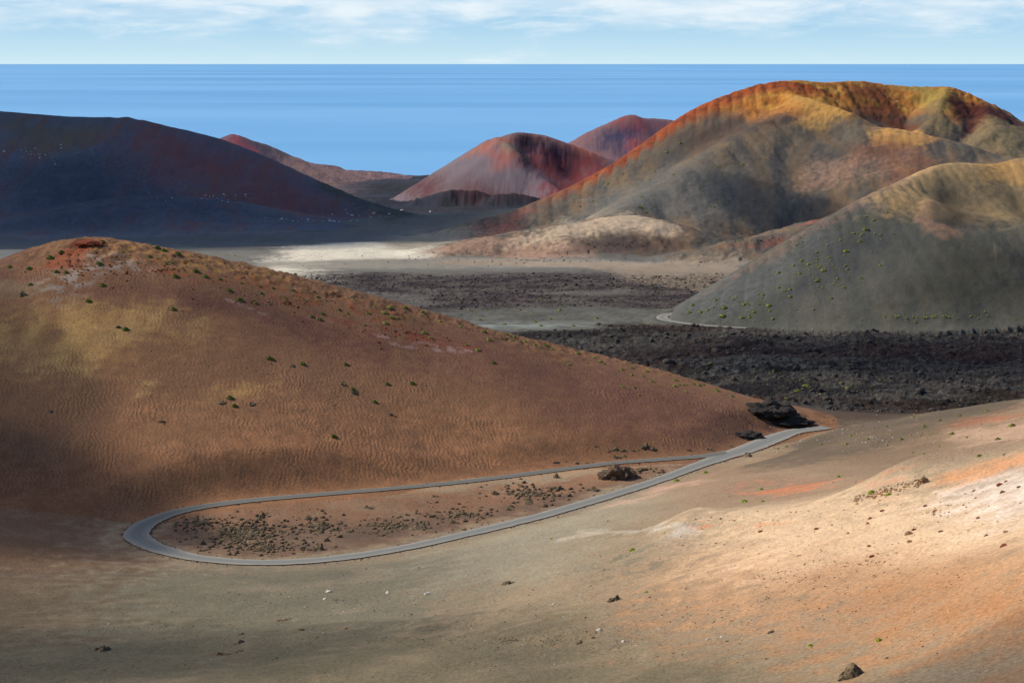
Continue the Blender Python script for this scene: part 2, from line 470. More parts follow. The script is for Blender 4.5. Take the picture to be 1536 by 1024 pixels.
def terrain(x, y, full=False):
    x = np.asarray(x, float)
    y = np.asarray(y, float)
    sh = x.shape
    x = x.ravel()
    y = y.ravel()
    base = floor_z(x, y)
    m = np.nonzero(y < 1150)[0]
    if len(m):
        t = tps(x[m], y[m]) + folds(x[m], y[m])
        k = ss(930, 1120, y[m])
        base[m] = t * (1 - k) + base[m] * k
    idd = np.where(y < 945, GROUND, PLAIN).astype(np.int32)
    idd[y > 3300] = COAST
    # slow swells
    base = base + 1.6 * fbm(x, y, 90, 3, 1.3) * ss(300, 420, y) * (1 + 2 * ss(1800, 3000, y))
    z = base
    T = np.zeros(x.shape, np.float32)
    HI = np.full(x.shape, -1, np.int16)
    D = np.zeros(x.shape, np.float32)
    for hi_, (i, Rg, sb, w, k, rill, rs, ax) in enumerate(HILLS):
        A = np.array(Rg)
        zr = A[:, 2].max()
        reach = (zr - 0) / 0.2
        reach = min(reach, 900)
        sel = np.nonzero((x > A[:, 0].min() - reach) & (x < A[:, 0].max() + reach) & (y > A[:, 1].min() - reach) & (y < A[:, 1].max() + reach))[0]
        if not len(sel):
            continue
        px, py = x[sel], y[sel]
        best = np.full(px.shape, -1e9)
        bt = np.zeros(px.shape)
        bd = np.zeros(px.shape)
        run = 0.0
        for a, b in zip(A[:-1], A[1:]):
            dx, dy = b[0] - a[0], b[1] - a[1]
            l = math.hypot(dx, dy)
            t = np.clip(((px - a[0]) * dx + (py - a[1]) * dy) / (l * l), 0, 1)
            ex, ey = px - a[0] - t * dx, py - a[1] - t * dy
            d = np.hypot(ex * ax, ey)
            f = 0.5 + 0.5 * np.clip(ey / (d + 1e-6) * 1.3, -1, 1)
            sf = a[3] + t * (b[3] - a[3])
            s = sf * (1 - f) + sb * f
            val = a[2] + t * (b[2] - a[2]) - s * (np.sqrt(d * d + w * w) - w)
            c = val > best
            best = np.where(c, val, best)
            bt = np.where(c, run + t * l, bt)
            bd = np.where(c, d, bd)
            run += l
        # rills down the flanks, none on the crest line itself
        wq = rs * 1.2 * pn(px / (rs * 2.5), py / (rs * 2.5))
        g = fbm((px + wq) / rs, (py + wq) / (rs * 2.6), 1.0, 4, i * 3.3, 0.5)
        best = best + rill * g * ss(w * .3, w * 2.5, bd) + rill * 0.25 * fbm(px, py, rs * .5, 4, i)
        if i == RIGHT:
            best = best + 6.0 * fbm(px, py, 120, 3, 41.0) * ss(20, 120, bd)
        c = best > z[sel]
        z[sel] = smax(best, z[sel], k)
        idd[sel] = np.where(c, i, idd[sel])
        HI[sel] = np.where(c, hi_, HI[sel])
        T[sel] = np.where(c, bt, T[sel])
        D[sel] = np.where(c, bd, D[sel])
    for (u, v, Y, rx, ry, dep) in DENTS:
        cx, cy, _ = P(u, v, Y)
        z = z - dep * np.exp(-(((x - cx) / rx) ** 2 + ((y - cy) / ry) ** 2))
    la, lb, lc = lava_mask(x, y)
    fl = (idd == GROUND) | (idd == PLAIN) | (idd == COAST)
    la = la * fl
    lb = lb * fl
    lc = lc * fl
    # billowed, clinkery lava: long flow folds across the view and sharp small relief
    fold = fbm(x * .45, y, 42, 3, 4.4, 0.55, ridged=True)
    clink = fbm(x, y, 9, 4, 7.7, 0.6, ridged=True)
    big_f = fbm(x * .35, y, 95, 3, 14.4, 0.5, ridged=True)
    z = z + la * (9.0 * (big_f - .3) + 8.5 * (fold - .25) + 4.4 * (clink - .2)) + lb * (3.2 * (fold - .25) + 2.6 * (clink - .2)) + lc * (9 * (fold - .2) + 2.0 * clink)
    # wind-blown swells and fine relief in the foreground sand
    g = (idd == GROUND) * (1 - ss(640, 720, y))
    z = z + g * ss(300, 380, y) * (0.9 * fbm(x * .6, y * 1.3, 26, 4, 2.2) + 1.6 * np.clip(fbm(x * .35, y, 34, 3, 8.8, ridged=True), 0, 1) * (1 - ss(470, 540, y)))
    z = z + 0.22 * fbm(x, y, 7, 3, 6.1)
    # broken rock along the crest of the reddish hill
    cr_ = (idd == RUST) * (1 - ss(20, 48, D + 14 * fbm(x, y, 30, 3, 2.0))) * (1 - ss(40, 180, x))
    z = z + cr_ * (3.6 * (fbm(x, y, 11, 4, 1.9, .6, ridged=True) - .2))
    # rough ochre summit of the big mountain
    cb = (idd == BIG) * ss(300, 345, z)
    z = z + cb * (.45 + .55 * ss(6, 40, D)) * (8 * (fbm(x, y, 42, 5, 5.9, .6, ridged=True) - .3))
    z = z + cb * 3.2 * (fbm(x, y, 17, 4, 15.9, .6, ridged=True) - .3)
    mb = (idd == BIG) | (idd == DARK)
    z = z + mb * ss(12, 70, D) * (4.5 * fbm(x, y, 150, 4, 3.9) + 2.6 * (fbm(x, y, 38, 4, 7.9, .55, ridged=True) - .25))
    z = z + (idd == BIG) * ss(8, 40, D) * (1.3 * fbm(x, y, 16, 4, 8.1, .6, ridged=True))
    rb = (idd == RIGHT)
    z = z + rb * ss(3, 30, D) * (1.0 * fbm(x, y, 60, 4, 3.3) + .5 * fbm(x, y, 9, 3, 3.4))
    cc = (idd == CONE) * ss(120, 180, z) * ss(20, 110, x) * (.3 + .7 * ss(10, 60, D))
    z = z + cc * 10 * (fbm(x, y, 60, 5, 2.9, .6, ridged=True) - .3)
    # road bed
    rd, rz = road_near(x, y)
    k = 1 - ss(0.8, np.where(y > 1200, 6.0, 26.0), rd)
    k = k ** 1.3 * np.where(y > 1200, 1 - ss(5, 10, z - rz), 1.0)
    z = z * (1 - k) + (rz - 0.25) * k
    if full:
        return z.reshape(sh), idd.reshape(sh), T.reshape(sh), D.reshape(sh), la.reshape(sh), lb.reshape(sh), lc.reshape(sh), rd.reshape(sh), HI.reshape(sh)
    return z.reshape(sh)


# ------------------------------------------------------------------ the ground sheet, one grid, finest near the viewer
NA = 1400
OFF = 150.0                       # the sheet starts this far behind, so that it is wide close by too
HALF = math.radians(22)
th = np.linspace(-HALF, HALF, NA)
rr = np.concatenate([np.linspace(15, 320, 50)[:-1], np.linspace(320, 1000, 500)[:-1], np.linspace(1000, 2000, 320)[:-1],
                     np.linspace(2000, 3300, 270)[:-1], np.linspace(3300, 7600, 210)])
NR = len(rr)
RRg, THg = np.meshgrid(rr, th, indexing='ij')
GX = (RRg + OFF) * np.tan(THg)
GY = RRg.copy()
GZ, GI, GT, GD, GA, GB, GC, GRD, GH = terrain(GX, GY, True)
print('terrain', GZ.shape)


def ground_z(x, y):
    """bilinear height of the finished mesh"""
    x = np.asarray(x, float)
    y = np.asarray(y, float)
    i = np.interp(y, rr, np.arange(NR))
    j = (np.arctan2(x, y + OFF) + HALF) / (2 * HALF) * (NA - 1)
    i0 = np.clip(np.floor(i).astype(int), 0, NR - 2)
    j0 = np.clip(np.floor(j).astype(int), 0, NA - 2)
    fi, fj = np.clip(i - i0, 0, 1), np.clip(j - j0, 0, 1)
    return (GZ[i0, j0] * (1 - fi) * (1 - fj) + GZ[i0 + 1, j0] * fi * (1 - fj) + GZ[i0, j0 + 1] * (1 - fi) * fj + GZ[i0 + 1, j0 + 1] * fi * fj)


_ys = np.concatenate([np.linspace(250, 1100, 1000), np.linspace(1101, 7100, 2600)])


def hit(u, v):
    """where the line of sight through photo pixel (u, v) meets the land"""
    for dv in range(0, 60, 2):
        x, y, z = ray(u, v + dv)
        k = _ys / y
        px = x * k
        pz = CAMZ + z * k
        g = ground_z(px, _ys)
        w = np.nonzero(pz < g)[0]
        if len(w):
            i = max(w[0], 1)
            a0, a1 = pz[i - 1] - g[i - 1], pz[i] - g[i]
            t = a0 / (a0 - a1 + 1e-9)
            Y = _ys[i - 1] + t * (_ys[i] - _ys[i - 1])
            X = x / y * Y
            return X, Y, float(ground_z(X, Y))
    return None


def lin(c):
    c = np.array(c, float) / 255.0
    return np.where(c <= 0.04045, c / 12.92, ((c + 0.055) / 1.055) ** 2.4)


ALB = np.zeros(GX.shape + (3,), np.float32)
X1, Y1 = GX, GY
n_big = fbm(X1, Y1, 130, 4, 11.0)
n_mid = fbm(X1, Y1, 28, 4, 12.0)
n_fine = fbm(X1, Y1, 6, 3, 13.0)
# streaks following the flanks (along the fall line) of each hill
streak = fbm(X1 / 26 + .5 * n_mid + .35 * n_big, Y1 / 120, 1.0, 4, 14.0)
streak2 = fbm(X1 / 9 + .3 * n_mid + .6 * n_big, Y1 / 50, 1.0, 3, 15.0)


def blend(mask, col, k=1.0):
    m = (mask * k)[..., None].astype(np.float32)
    global ALB
    ALB = ALB * (1 - m) + np.asarray(col, np.float32) * m


def base(i, c):
    ALB[GI == i] = lin(c)


base(GROUND, (166, 142, 110))
base(RUST, (158, 112, 76))
base(PLAIN, (118, 112, 100))
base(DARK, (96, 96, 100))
base(BIG, (112, 100, 84))
base(RIGHT, (104, 102, 88))
base(CONE, (128, 112, 114))
base(FARCONE, (134, 98, 98))
base(LEFTCONE, (112, 90, 98))
base(COAST, (66, 68, 80))


def isid(*ids):
    m = np.zeros(GX.shape, bool)
    for i in ids:
        m |= GI == i
    return m


# general hill colouring
big, dark, rgt, rust = isid(BIG), isid(DARK), isid(RIGHT), isid(RUST)
blend(big * ss(-.1, .35, streak), lin((138, 108, 76)), .7)
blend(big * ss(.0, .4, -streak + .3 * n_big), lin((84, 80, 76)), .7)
hz_ = GZ + 22 * n_big + 14 * streak
k0 = [k for k, h_ in enumerate(HILLS) if h_[0] == BIG][0]
band = (GH == k0) * (GY < 2790) * (1 - ss(26, 62, GD + 20 * n_big + 14 * n_fine)) * ss(205, 262, GZ)
blend(big * ss(318, 350, hz_), lin((205, 128, 48)), .9)
blend(big * ss(330, 356, hz_) * ss(-.1, .3, n_mid), lin((214, 168, 78)), .8)
blend(big * ss(.05, .3, n_fine + n_mid * .5) * ss(310, 340, hz_), lin((120, 62, 34)), .55)
blend(dark * ss(-.1, .35, streak + .5 * n_big), lin((112, 72, 62)), .6)
blend(rgt * ss(-.1, .3, streak), lin((118, 110, 92)), .6)

POLY = []


def poly(pts, col, ids=None, soft=None, op=1.0, warp=None, tex=None):
    POLY.append((pts, col, ids, soft, op, warp, tex))


def apply_poly(pts, col, ids, soft, op, warp, tex):
    W = [hit(u, v) for u, v in pts]
    W = [(w[0], w[1]) for w in W if w]
    if len(W) < 3:
        return
    W = np.array(W)
    dist = W[:, 1].mean()
    soft = dist * 0.012 if soft is None else soft * (1.35 if soft > 4 else 1.0)
    warp = dist * 0.012 if warp is None else warp
    pad = soft + warp * 1.5
    x0, y0 = W.min(0) - pad
    x1, y1 = W.max(0) + pad
    # grid window
    i0, i1 = np.searchsorted(rr, [y0, y1])
    jlo = (math.atan2(x0, max(y0 if x0 < 0 else y1, 1) + OFF) + HALF) / (2 * HALF) * (NA - 1)
    jhi = (math.atan2(x1, max(y1 if x1 < 0 else y0, 1) + OFF) + HALF) / (2 * HALF) * (NA - 1)
    j0, j1 = int(max(jlo - 2, 0)), int(min(jhi + 3, NA))
    i0, i1 = max(i0 - 1, 0), min(i1 + 1, NR)
    if j1 <= j0 or i1 <= i0:
        return
    px, py = GX[i0:i1, j0:j1], GY[i0:i1, j0:j1]
    wx = px + warp * 1.6 * fbm(px, py, warp * 4, 4, 21.0, .6)
    wy = py + warp * 1.6 * fbm(px, py, warp * 4, 4, 22.0, .6)
    inside = np.zeros(px.shape, bool)
    dmin = np.full(px.shape, 1e9)
    n = len(W)
    for k in range(n):
        ax, ay = W[k]
        bx, by = W[(k + 1) % n]
        dx, dy = bx - ax, by - ay
        t = np.clip(((wx - ax) * dx + (wy - ay) * dy) / (dx * dx + dy * dy + 1e-9), 0, 1)
        dmin = np.minimum(dmin, np.hypot(wx - ax - t * dx, wy - ay - t * dy))
        cond = ((ay > wy) != (by > wy)) & (wx < dx * (wy - ay) / (dy + (1e-9 if dy == 0 else 0)) + ax)
        inside ^= cond
    sd = np.where(inside, dmin, -dmin)
    nf = n_fine[i0:i1, j0:j1]
    nm = n_mid[i0:i1, j0:j1]
    m = ss(-soft * 1.1, soft * 1.5, sd + soft * (1.3 * nf + .9 * nm)) * op * (1 - .35 * ss(-.1, .5, nm - .6 * nf))
    if ids is not None:
        ok = np.zeros(px.shape, bool)
        for i in ids:
            ok |= GI[i0:i1, j0:j1] == i
        m = m * ok
    if tex == 'streak':
        m = m * ss(-.25, .25, streak[i0:i1, j0:j1] + .4 * streak2[i0:i1, j0:j1])
    elif tex == 'patch':
        m = m * ss(-.15, .2, n_mid[i0:i1, j0:j1])
    elif tex == 'fine':
        m = m * ss(-.1, .25, n_fine[i0:i1, j0:j1])
    m = m[..., None]
    ALB[i0:i1, j0:j1] = ALB[i0:i1, j0:j1] * (1 - m) + lin(col).astype(np.float32) * m


# --- foreground ground
poly([(-200, 845), (200, 840), (420, 850), (620, 835), (760, 815), (720, 900), (600, 960), (300, 1000), (-200, 1000)], (128, 118, 94), [GROUND], 12)
poly([(620, 830), (800, 785), (960, 735), (1000, 760), (900, 800), (880, 850), (760, 880), (650, 880)], (164, 152, 124), [GROUND], 14, .9)
poly([(-300, 930), (300, 940), (620, 930), (900, 900), (1080, 960), (1536, 1000), (1800, 1100), (700, 1200), (-300, 1100)], (112, 102, 76), [GROUND], 16, .85)
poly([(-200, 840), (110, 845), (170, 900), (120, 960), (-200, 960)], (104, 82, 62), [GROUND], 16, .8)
poly([(960, 860), (1100, 800), (1300, 770), (1536, 760), (1700, 760), (1700, 960), (1400, 985), (1150, 960), (980, 920)], (204, 150, 104), [GROUND], 18, .9)
poly([(1000, 790), (1200, 740), (1350, 700), (1400, 720), (1536, 720), (1700, 720), (1700, 800), (1400, 850), (1200, 870), (1050, 860)], (222, 186, 144), [GROUND], 12, .9)
poly([(1420, 740), (1536, 690), (1650, 690), (1650, 760), (1536, 780), (1440, 775)], (232, 212, 194), [GROUND], 10, .7)
poly([(1400, 712), (1536, 680), (1640, 680), (1536, 700), (1470, 722), (1400, 726)], (216, 150, 98), [GROUND], 4, .85)
poly([(1250, 850), (1536, 850), (1700, 860), (1700, 990), (1536, 985), (1350, 960)], (168, 116, 72), [GROUND], 16, .7)
poly([(870, 860), (960, 805), (1030, 800), (1010, 850), (920, 890)], (132, 122, 98), [GROUND], 5, .8, None, 'fine')
poly([(900, 790), (1000, 787), (1045, 786), (1040, 800), (1020, 810), (960, 796)], (214, 200, 180), [GROUND], 2.5, .7, 5)
poly([(1030, 786), (1075, 783), (1120, 787), (1180, 788), (1120, 791), (1070, 789), (1035, 793)], (208, 128, 84), [GROUND], 1.6, .75, 5, 'fine')
poly([(880, 792), (1000, 784), (1010, 789), (900, 802), (830, 812)], (206, 186, 156), [GROUND], 2, .7)
# right slope beyond the spur
poly([(1000, 720), (1140, 680), (1240, 645), (1400, 620), (1536, 600), (1700, 590), (1700, 660), (1536, 670), (1400, 690), (1200, 750), (1000, 775)], (160, 128, 98), [GROUND], 8, .8)
poly([(1180, 660), (1260, 645), (1400, 635), (1450, 650), (1380, 690), (1240, 700), (1150, 690)], (132, 108, 80), [GROUND], 8, .6)
poly([(1080, 730), (1160, 712), (1290, 722), (1350, 735), (1330, 745), (1240, 735), (1160, 722), (1120, 736)], (200, 132, 96), [GROUND], 4, .6, 9, 'fine')
poly([(1110, 740), (1230, 722), (1240, 730), (1160, 745)], (216, 132, 88), [GROUND], 2, .7)
poly([(1350, 628), (1440, 612), (1536, 608), (1536, 622), (1440, 640), (1380, 645)], (182, 104, 66), [GROUND], 5, .7, None, 'patch')
poly([(1430, 645), (1536, 632), (1650, 630), (1650, 660), (1536, 672), (1450, 668)], (206, 166, 132), [GROUND], 5, .8)
poly([(900, 760), (1010, 722), (1060, 712), (1040, 730), (960, 752)], (208, 162, 134), [GROUND], 3, .7, None, 'patch')
poly([(1130, 695), (1180, 672), (1240, 650), (1330, 630), (1536, 598), (1536, 606), (1330, 642), (1250, 660), (1180, 690)], (104, 92, 74), [GROUND], 3, .9)
# island inside the loop
poly([(230, 775), (300, 765), (700, 735), (1060, 690), (1000, 712), (800, 768), (600, 815), (420, 836), (300, 830), (240, 812)], (150, 110, 80), [GROUND], 4)
poly([(230, 790), (420, 790), (700, 770), (940, 725), (1050, 692), (1000, 710), (800, 765), (600, 815), (420, 835), (290, 828)], (112, 90, 72), [GROUND], 7, .85)
# --- reddish hill
poly([(560, 640), (750, 640), (900, 690), (820, 705), (600, 728), (300, 750), (200, 700), (300, 640)], (196, 134, 88), [RUST, GROUND], 22, .75)
poly([(600, 470), (1000, 570), (1110, 610), (1180, 640), (1060, 672), (900, 650), (760, 590), (620, 540)], (128, 84, 66), [RUST, GROUND], 18, .85)
poly([(-100, 640), (150, 700), (200, 760), (170, 840), (-100, 850)], (124, 78, 50), [RUST, GROUND], 22, .8)
poly([(120, 440), (300, 420), (520, 480), (640, 520), (560, 545), (400, 500), (300, 480), (180, 470)], (124, 76, 62), [RUST], 14, .85)
poly([(20, 470), (70, 455), (150, 455), (260, 460), (330, 480), (300, 520), (200, 500), (190, 540), (60, 560), (0, 545), (-60, 520)], (190, 140, 84), [RUST], 12, .7)
poly([(70, 475), (140, 465), (150, 490), (120, 510), (70, 505)], (190, 140, 70), [RUST], 8, .7)
poly([(55, 492), (90, 488), (95, 505), (60, 508)], (140, 104, 90), [RUST], 4, .7)
poly([(-60, 520), (60, 500), (70, 540), (0, 560)], (188, 144, 96), [RUST], 12, .6)
poly([(0, 480), (90, 452), (200, 452), (330, 470), (330, 500), (250, 505), (150, 560), (0, 560)], (210, 166, 100), [RUST], 8, .75, 14, 'streak')
poly([(200, 575), (240, 565), (400, 578), (420, 600), (330, 605), (250, 600)], (196, 150, 92), [RUST], 8, .6, 12, 'streak')
poly([(215, 575), (245, 565), (255, 585), (225, 592)], (200, 160, 100), [RUST], 4, .7)
poly([(335, 580), (380, 580), (385, 600), (340, 598)], (206, 158, 92), [RUST], 4, .7)
poly([(270, 460), (300, 470), (310, 560), (280, 560), (255, 500)], (158, 116, 82), [RUST], 5, .7, None, 'patch')
poly([(55, 405), (110, 385), (190, 380), (250, 395), (230, 415), (130, 425), (70, 445), (40, 440)], (192, 168, 146), [RUST], 4, .9, None, 'fine')
poly([(70, 425), (130, 418), (150, 430), (80, 452)], (150, 136, 128), [RUST], 5, .6, None, 'fine')
poly([(60, 400), (100, 372), (135, 358), (160, 375), (120, 395)], (178, 92, 52), [RUST], 4, .9)
poly([(100, 366), (135, 356), (160, 360), (150, 368), (110, 372)], (122, 52, 34), [RUST], 3, .9)
poly([(160, 362), (220, 366), (330, 388), (420, 412), (400, 425), (300, 410), (200, 385), (165, 378)], (196, 142, 78), [RUST], 5, .9, None, 'fine')
poly([(200, 385), (300, 405), (430, 425), (520, 445), (620, 475), (600, 490), (480, 460), (350, 432), (230, 405)], (168, 98, 56), [RUST], 4, .8, None, 'fine')
poly([(500, 485), (560, 487), (640, 500), (700, 515), (735, 530), (640, 522), (560, 505)], (156, 78, 50), [RUST], 4, .8, 8, 'fine')
poly([(560, 502), (640, 515), (700, 528), (690, 535), (630, 524), (570, 512)], (196, 158, 138), [RUST], 1.5, .65, 8, 'fine')
poly([(320, 438), (350, 446), (400, 468), (392, 472), (345, 455)], (190, 152, 136), [RUST], 1.5, .6, 8, 'fine')
poly([(420, 460), (500, 480), (520, 492), (460, 478)], (182, 128, 110), [RUST], 2, .7, 3, 'fine')
poly([(-80, 400), (40, 395), (60, 410), (30, 440), (-80, 450)], (110, 72, 54), [RUST], 6, .8)
poly([(-80, 440), (40, 425), (70, 420), (50, 440), (-80, 465)], (150, 128, 96), [RUST], 4, .6)
# --- middle distance
poly([(200, 372), (420, 370), (560, 362), (660, 372), (640, 388), (500, 392), (330, 394), (150, 396)], (226, 212, 184), [PLAIN, BIG], 12)
poly([(380, 393), (640, 388), (800, 385), (1000, 388), (1000, 398), (700, 402), (420, 402)], (150, 140, 122), [PLAIN, BIG], 8, .9)
poly([(640, 391), (820, 391), (1100, 379), (1100, 372), (1250, 365), (1200, 385), (860, 400), (660, 396)], (168, 146, 120), [PLAIN, BIG], 6, .8)
poly([(560, 355), (640, 345), (720, 345), (760, 350), (660, 372), (560, 368)], (164, 150, 126), [PLAIN, BIG, DARK], 14, .9)
poly([(660, 385), (650, 376), (720, 360), (800, 352), (900, 375), (880, 386)], (184, 144, 116), [BIG, PLAIN], 8, .9)
poly([(780, 350), (880, 330), (960, 322), (1005, 335), (1010, 360), (960, 352), (900, 352), (840, 362), (760, 362)], (218, 188, 152), [BIG], 10, .9)
poly([(740, 350), (860, 340), (900, 325), (960, 320), (930, 312), (840, 332), (740, 345)], (176, 160, 134), [BIG], 10, .7)
poly([(870, 360), (940, 350), (1015, 352), (1010, 378), (900, 382), (860, 378)], (92, 72, 62), [BIG, PLAIN], 8, .8)
poly([(700, 350), (760, 325), (800, 308), (810, 312), (770, 335), (730, 355)], (164, 100, 84), [BIG, PLAIN], 8, .8)
poly([(1080, 372), (1180, 350), (1240, 322), (1260, 330), (1230, 352), (1150, 368)], (160, 92, 72), [BIG, PLAIN], 6, .8, None, 'patch')
# ochre band down the left edge of the mountain
poly([(1060, 160), (1130, 128), (1190, 120), (1270, 122), (1270, 145), (1190, 160), (1120, 160)], (220, 152, 66), [BIG], 14, .8, 22, 'patch')
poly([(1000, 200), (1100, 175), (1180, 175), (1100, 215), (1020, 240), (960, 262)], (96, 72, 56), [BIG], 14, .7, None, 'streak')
poly([(1170, 160), (1246, 156), (1290, 182), (1240, 195), (1180, 185)], (202, 152, 78), [BIG], 8, .8)
poly([(1300, 180), (1345, 190), (1400, 205), (1390, 222), (1330, 218), (1300, 205)], (226, 166, 90), [BIG], 8, .9)
poly([(1260, 125), (1330, 128), (1350, 160), (1400, 190), (1330, 190), (1290, 170)], (122, 66, 38), [BIG], 8, .9, 10)
poly([(1340, 128), (1430, 128), (1430, 150), (1400, 165), (1360, 150)], (168, 142, 70), [BIG], 8, .9)
poly([(1370, 165), (1420, 150), (1420, 190), (1390, 200)], (140, 118, 78), [BIG], 6, .8)
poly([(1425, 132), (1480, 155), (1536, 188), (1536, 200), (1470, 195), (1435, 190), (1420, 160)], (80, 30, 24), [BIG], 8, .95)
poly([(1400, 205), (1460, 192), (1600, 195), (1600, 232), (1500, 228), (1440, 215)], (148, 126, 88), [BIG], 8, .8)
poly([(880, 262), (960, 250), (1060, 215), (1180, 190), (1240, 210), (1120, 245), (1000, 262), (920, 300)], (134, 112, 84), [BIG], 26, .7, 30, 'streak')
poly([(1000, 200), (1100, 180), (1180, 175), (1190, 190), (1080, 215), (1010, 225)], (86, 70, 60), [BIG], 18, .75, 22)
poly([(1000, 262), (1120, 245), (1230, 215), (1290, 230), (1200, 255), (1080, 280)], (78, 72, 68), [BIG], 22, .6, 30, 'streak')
poly([(860, 300), (960, 285), (1060, 290), (1080, 330), (1020, 335), (900, 325)], (124, 122, 114), [BIG], 22, .6, 30)
poly([(1290, 215), (1400, 215), (1520, 240), (1500, 255), (1400, 250), (1320, 245), (1270, 250), (1250, 262)], (150, 100, 72), [BIG], 10, .7)
poly([(1180, 260), (1250, 240), (1330, 250), (1250, 280), (1160, 290)], (190, 146, 116), [BIG], 14, .6)
poly([(900, 290), (1000, 250), (1120, 270), (1200, 290), (1200, 320), (1080, 320), (1020, 330), (930, 315)], (112, 108, 98), [BIG], 18, .7)
# --- right hill
poly([(1000, 465), (1150, 382), (1250, 323), (1300, 296), (1320, 310), (1240, 360), (1180, 420), (1120, 470), (1000, 482)], (110, 110, 104), [RIGHT], 12, .8)
poly([(1060, 440), (1150, 382), (1250, 322), (1345, 272), (1400, 250), (1405, 262), (1350, 290), (1250, 332), (1150, 392)], (158, 118, 92), [RIGHT], 7, .6, 6)
poly([(1340, 276), (1385, 252), (1415, 244), (1460, 243), (1490, 260), (1470, 280), (1430, 270), (1400, 285), (1350, 320), (1300, 330)], (200, 160, 104), [RIGHT], 7, .85)
poly([(1460, 245), (1536, 238), (1700, 235), (1700, 290), (1536, 290), (1480, 290)], (214, 154, 78), [RIGHT], 7, .85)
poly([(1480, 290), (1600, 290), (1600, 330), (1500, 335), (1450, 330)], (168, 146, 104), [RIGHT], 8, .7)
poly([(1395, 290), (1440, 290), (1460, 330), (1420, 338), (1395, 320)], (92, 80, 64), [RIGHT], 7, .7)
poly([(1360, 310), (1390, 295), (1400, 325), (1430, 345), (1400, 345), (1370, 335)], (182, 136, 106), [RIGHT], 4, .8)
poly([(1150, 430), (1270, 370), (1330, 345), (1360, 360), (1280, 410), (1200, 460), (1130, 478)], (78, 78, 78), [RIGHT], 12, .75)
poly([(1400, 360), (1600, 360), (1600, 480), (1300, 480), (1330, 430)], (80, 74, 58), [RIGHT], 20, .85)
poly([(1290, 306), (1345, 275), (1400, 252), (1536, 240), (1700, 235), (1700, 345), (1536, 335), (1455, 342), (1400, 325), (1350, 325)], (182, 146, 96), [RIGHT], 10, .55, 14)
poly([(1395, 286), (1425, 290), (1445, 325), (1420, 335), (1396, 318)], (74, 64, 50), [RIGHT], 6, .7)
# --- dark hill
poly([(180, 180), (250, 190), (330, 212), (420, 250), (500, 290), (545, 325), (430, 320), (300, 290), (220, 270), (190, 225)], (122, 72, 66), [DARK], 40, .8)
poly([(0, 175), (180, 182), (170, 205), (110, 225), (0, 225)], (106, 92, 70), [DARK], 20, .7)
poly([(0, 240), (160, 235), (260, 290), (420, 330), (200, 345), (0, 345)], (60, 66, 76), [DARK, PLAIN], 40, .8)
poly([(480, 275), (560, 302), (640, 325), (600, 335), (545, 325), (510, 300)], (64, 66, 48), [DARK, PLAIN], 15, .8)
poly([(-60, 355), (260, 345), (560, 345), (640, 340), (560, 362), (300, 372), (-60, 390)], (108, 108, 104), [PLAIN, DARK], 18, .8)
# --- red cone
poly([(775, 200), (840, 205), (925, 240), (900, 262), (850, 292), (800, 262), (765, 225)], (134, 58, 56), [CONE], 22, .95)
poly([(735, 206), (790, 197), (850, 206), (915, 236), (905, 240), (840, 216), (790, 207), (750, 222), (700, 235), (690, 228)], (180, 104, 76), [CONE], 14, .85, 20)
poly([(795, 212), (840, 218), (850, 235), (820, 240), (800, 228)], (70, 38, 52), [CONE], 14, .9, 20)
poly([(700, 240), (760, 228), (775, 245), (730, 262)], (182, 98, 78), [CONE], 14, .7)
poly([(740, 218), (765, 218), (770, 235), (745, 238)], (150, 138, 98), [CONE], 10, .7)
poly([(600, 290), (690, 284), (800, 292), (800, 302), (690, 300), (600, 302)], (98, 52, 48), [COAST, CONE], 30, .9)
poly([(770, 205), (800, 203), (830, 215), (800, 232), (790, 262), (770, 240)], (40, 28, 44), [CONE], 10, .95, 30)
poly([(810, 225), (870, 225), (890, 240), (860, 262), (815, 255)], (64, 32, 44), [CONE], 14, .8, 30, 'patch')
poly([(600, 262), (640, 262), (700, 235), (690, 285), (600, 285)], (136, 122, 122), [CONE], 30, .6)
# --- far cones
poly([(920, 180), (945, 171), (1010, 180), (1040, 195), (985, 188), (945, 182)], (172, 72, 62), [FARCONE], 25, .9)
poly([(880, 205), (960, 192), (960, 210), (925, 232), (880, 225)], (52, 58, 84), [FARCONE], 25, .9)  # blue shade painted into the cone's lower flank
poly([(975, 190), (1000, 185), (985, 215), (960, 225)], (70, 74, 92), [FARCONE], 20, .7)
poly([(335, 208), (350, 200), (365, 212), (390, 228), (370, 232)], (176, 76, 84), [LEFTCONE], 20, .9)
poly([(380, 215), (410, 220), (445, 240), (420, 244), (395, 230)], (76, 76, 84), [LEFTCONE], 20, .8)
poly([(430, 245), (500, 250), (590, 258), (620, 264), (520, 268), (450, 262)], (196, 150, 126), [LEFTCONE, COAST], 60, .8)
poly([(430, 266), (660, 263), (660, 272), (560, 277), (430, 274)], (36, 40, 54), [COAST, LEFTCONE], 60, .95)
poly([(500, 278), (640, 272), (620, 288), (540, 290)], (92, 96, 104), [COAST], 60, .6)

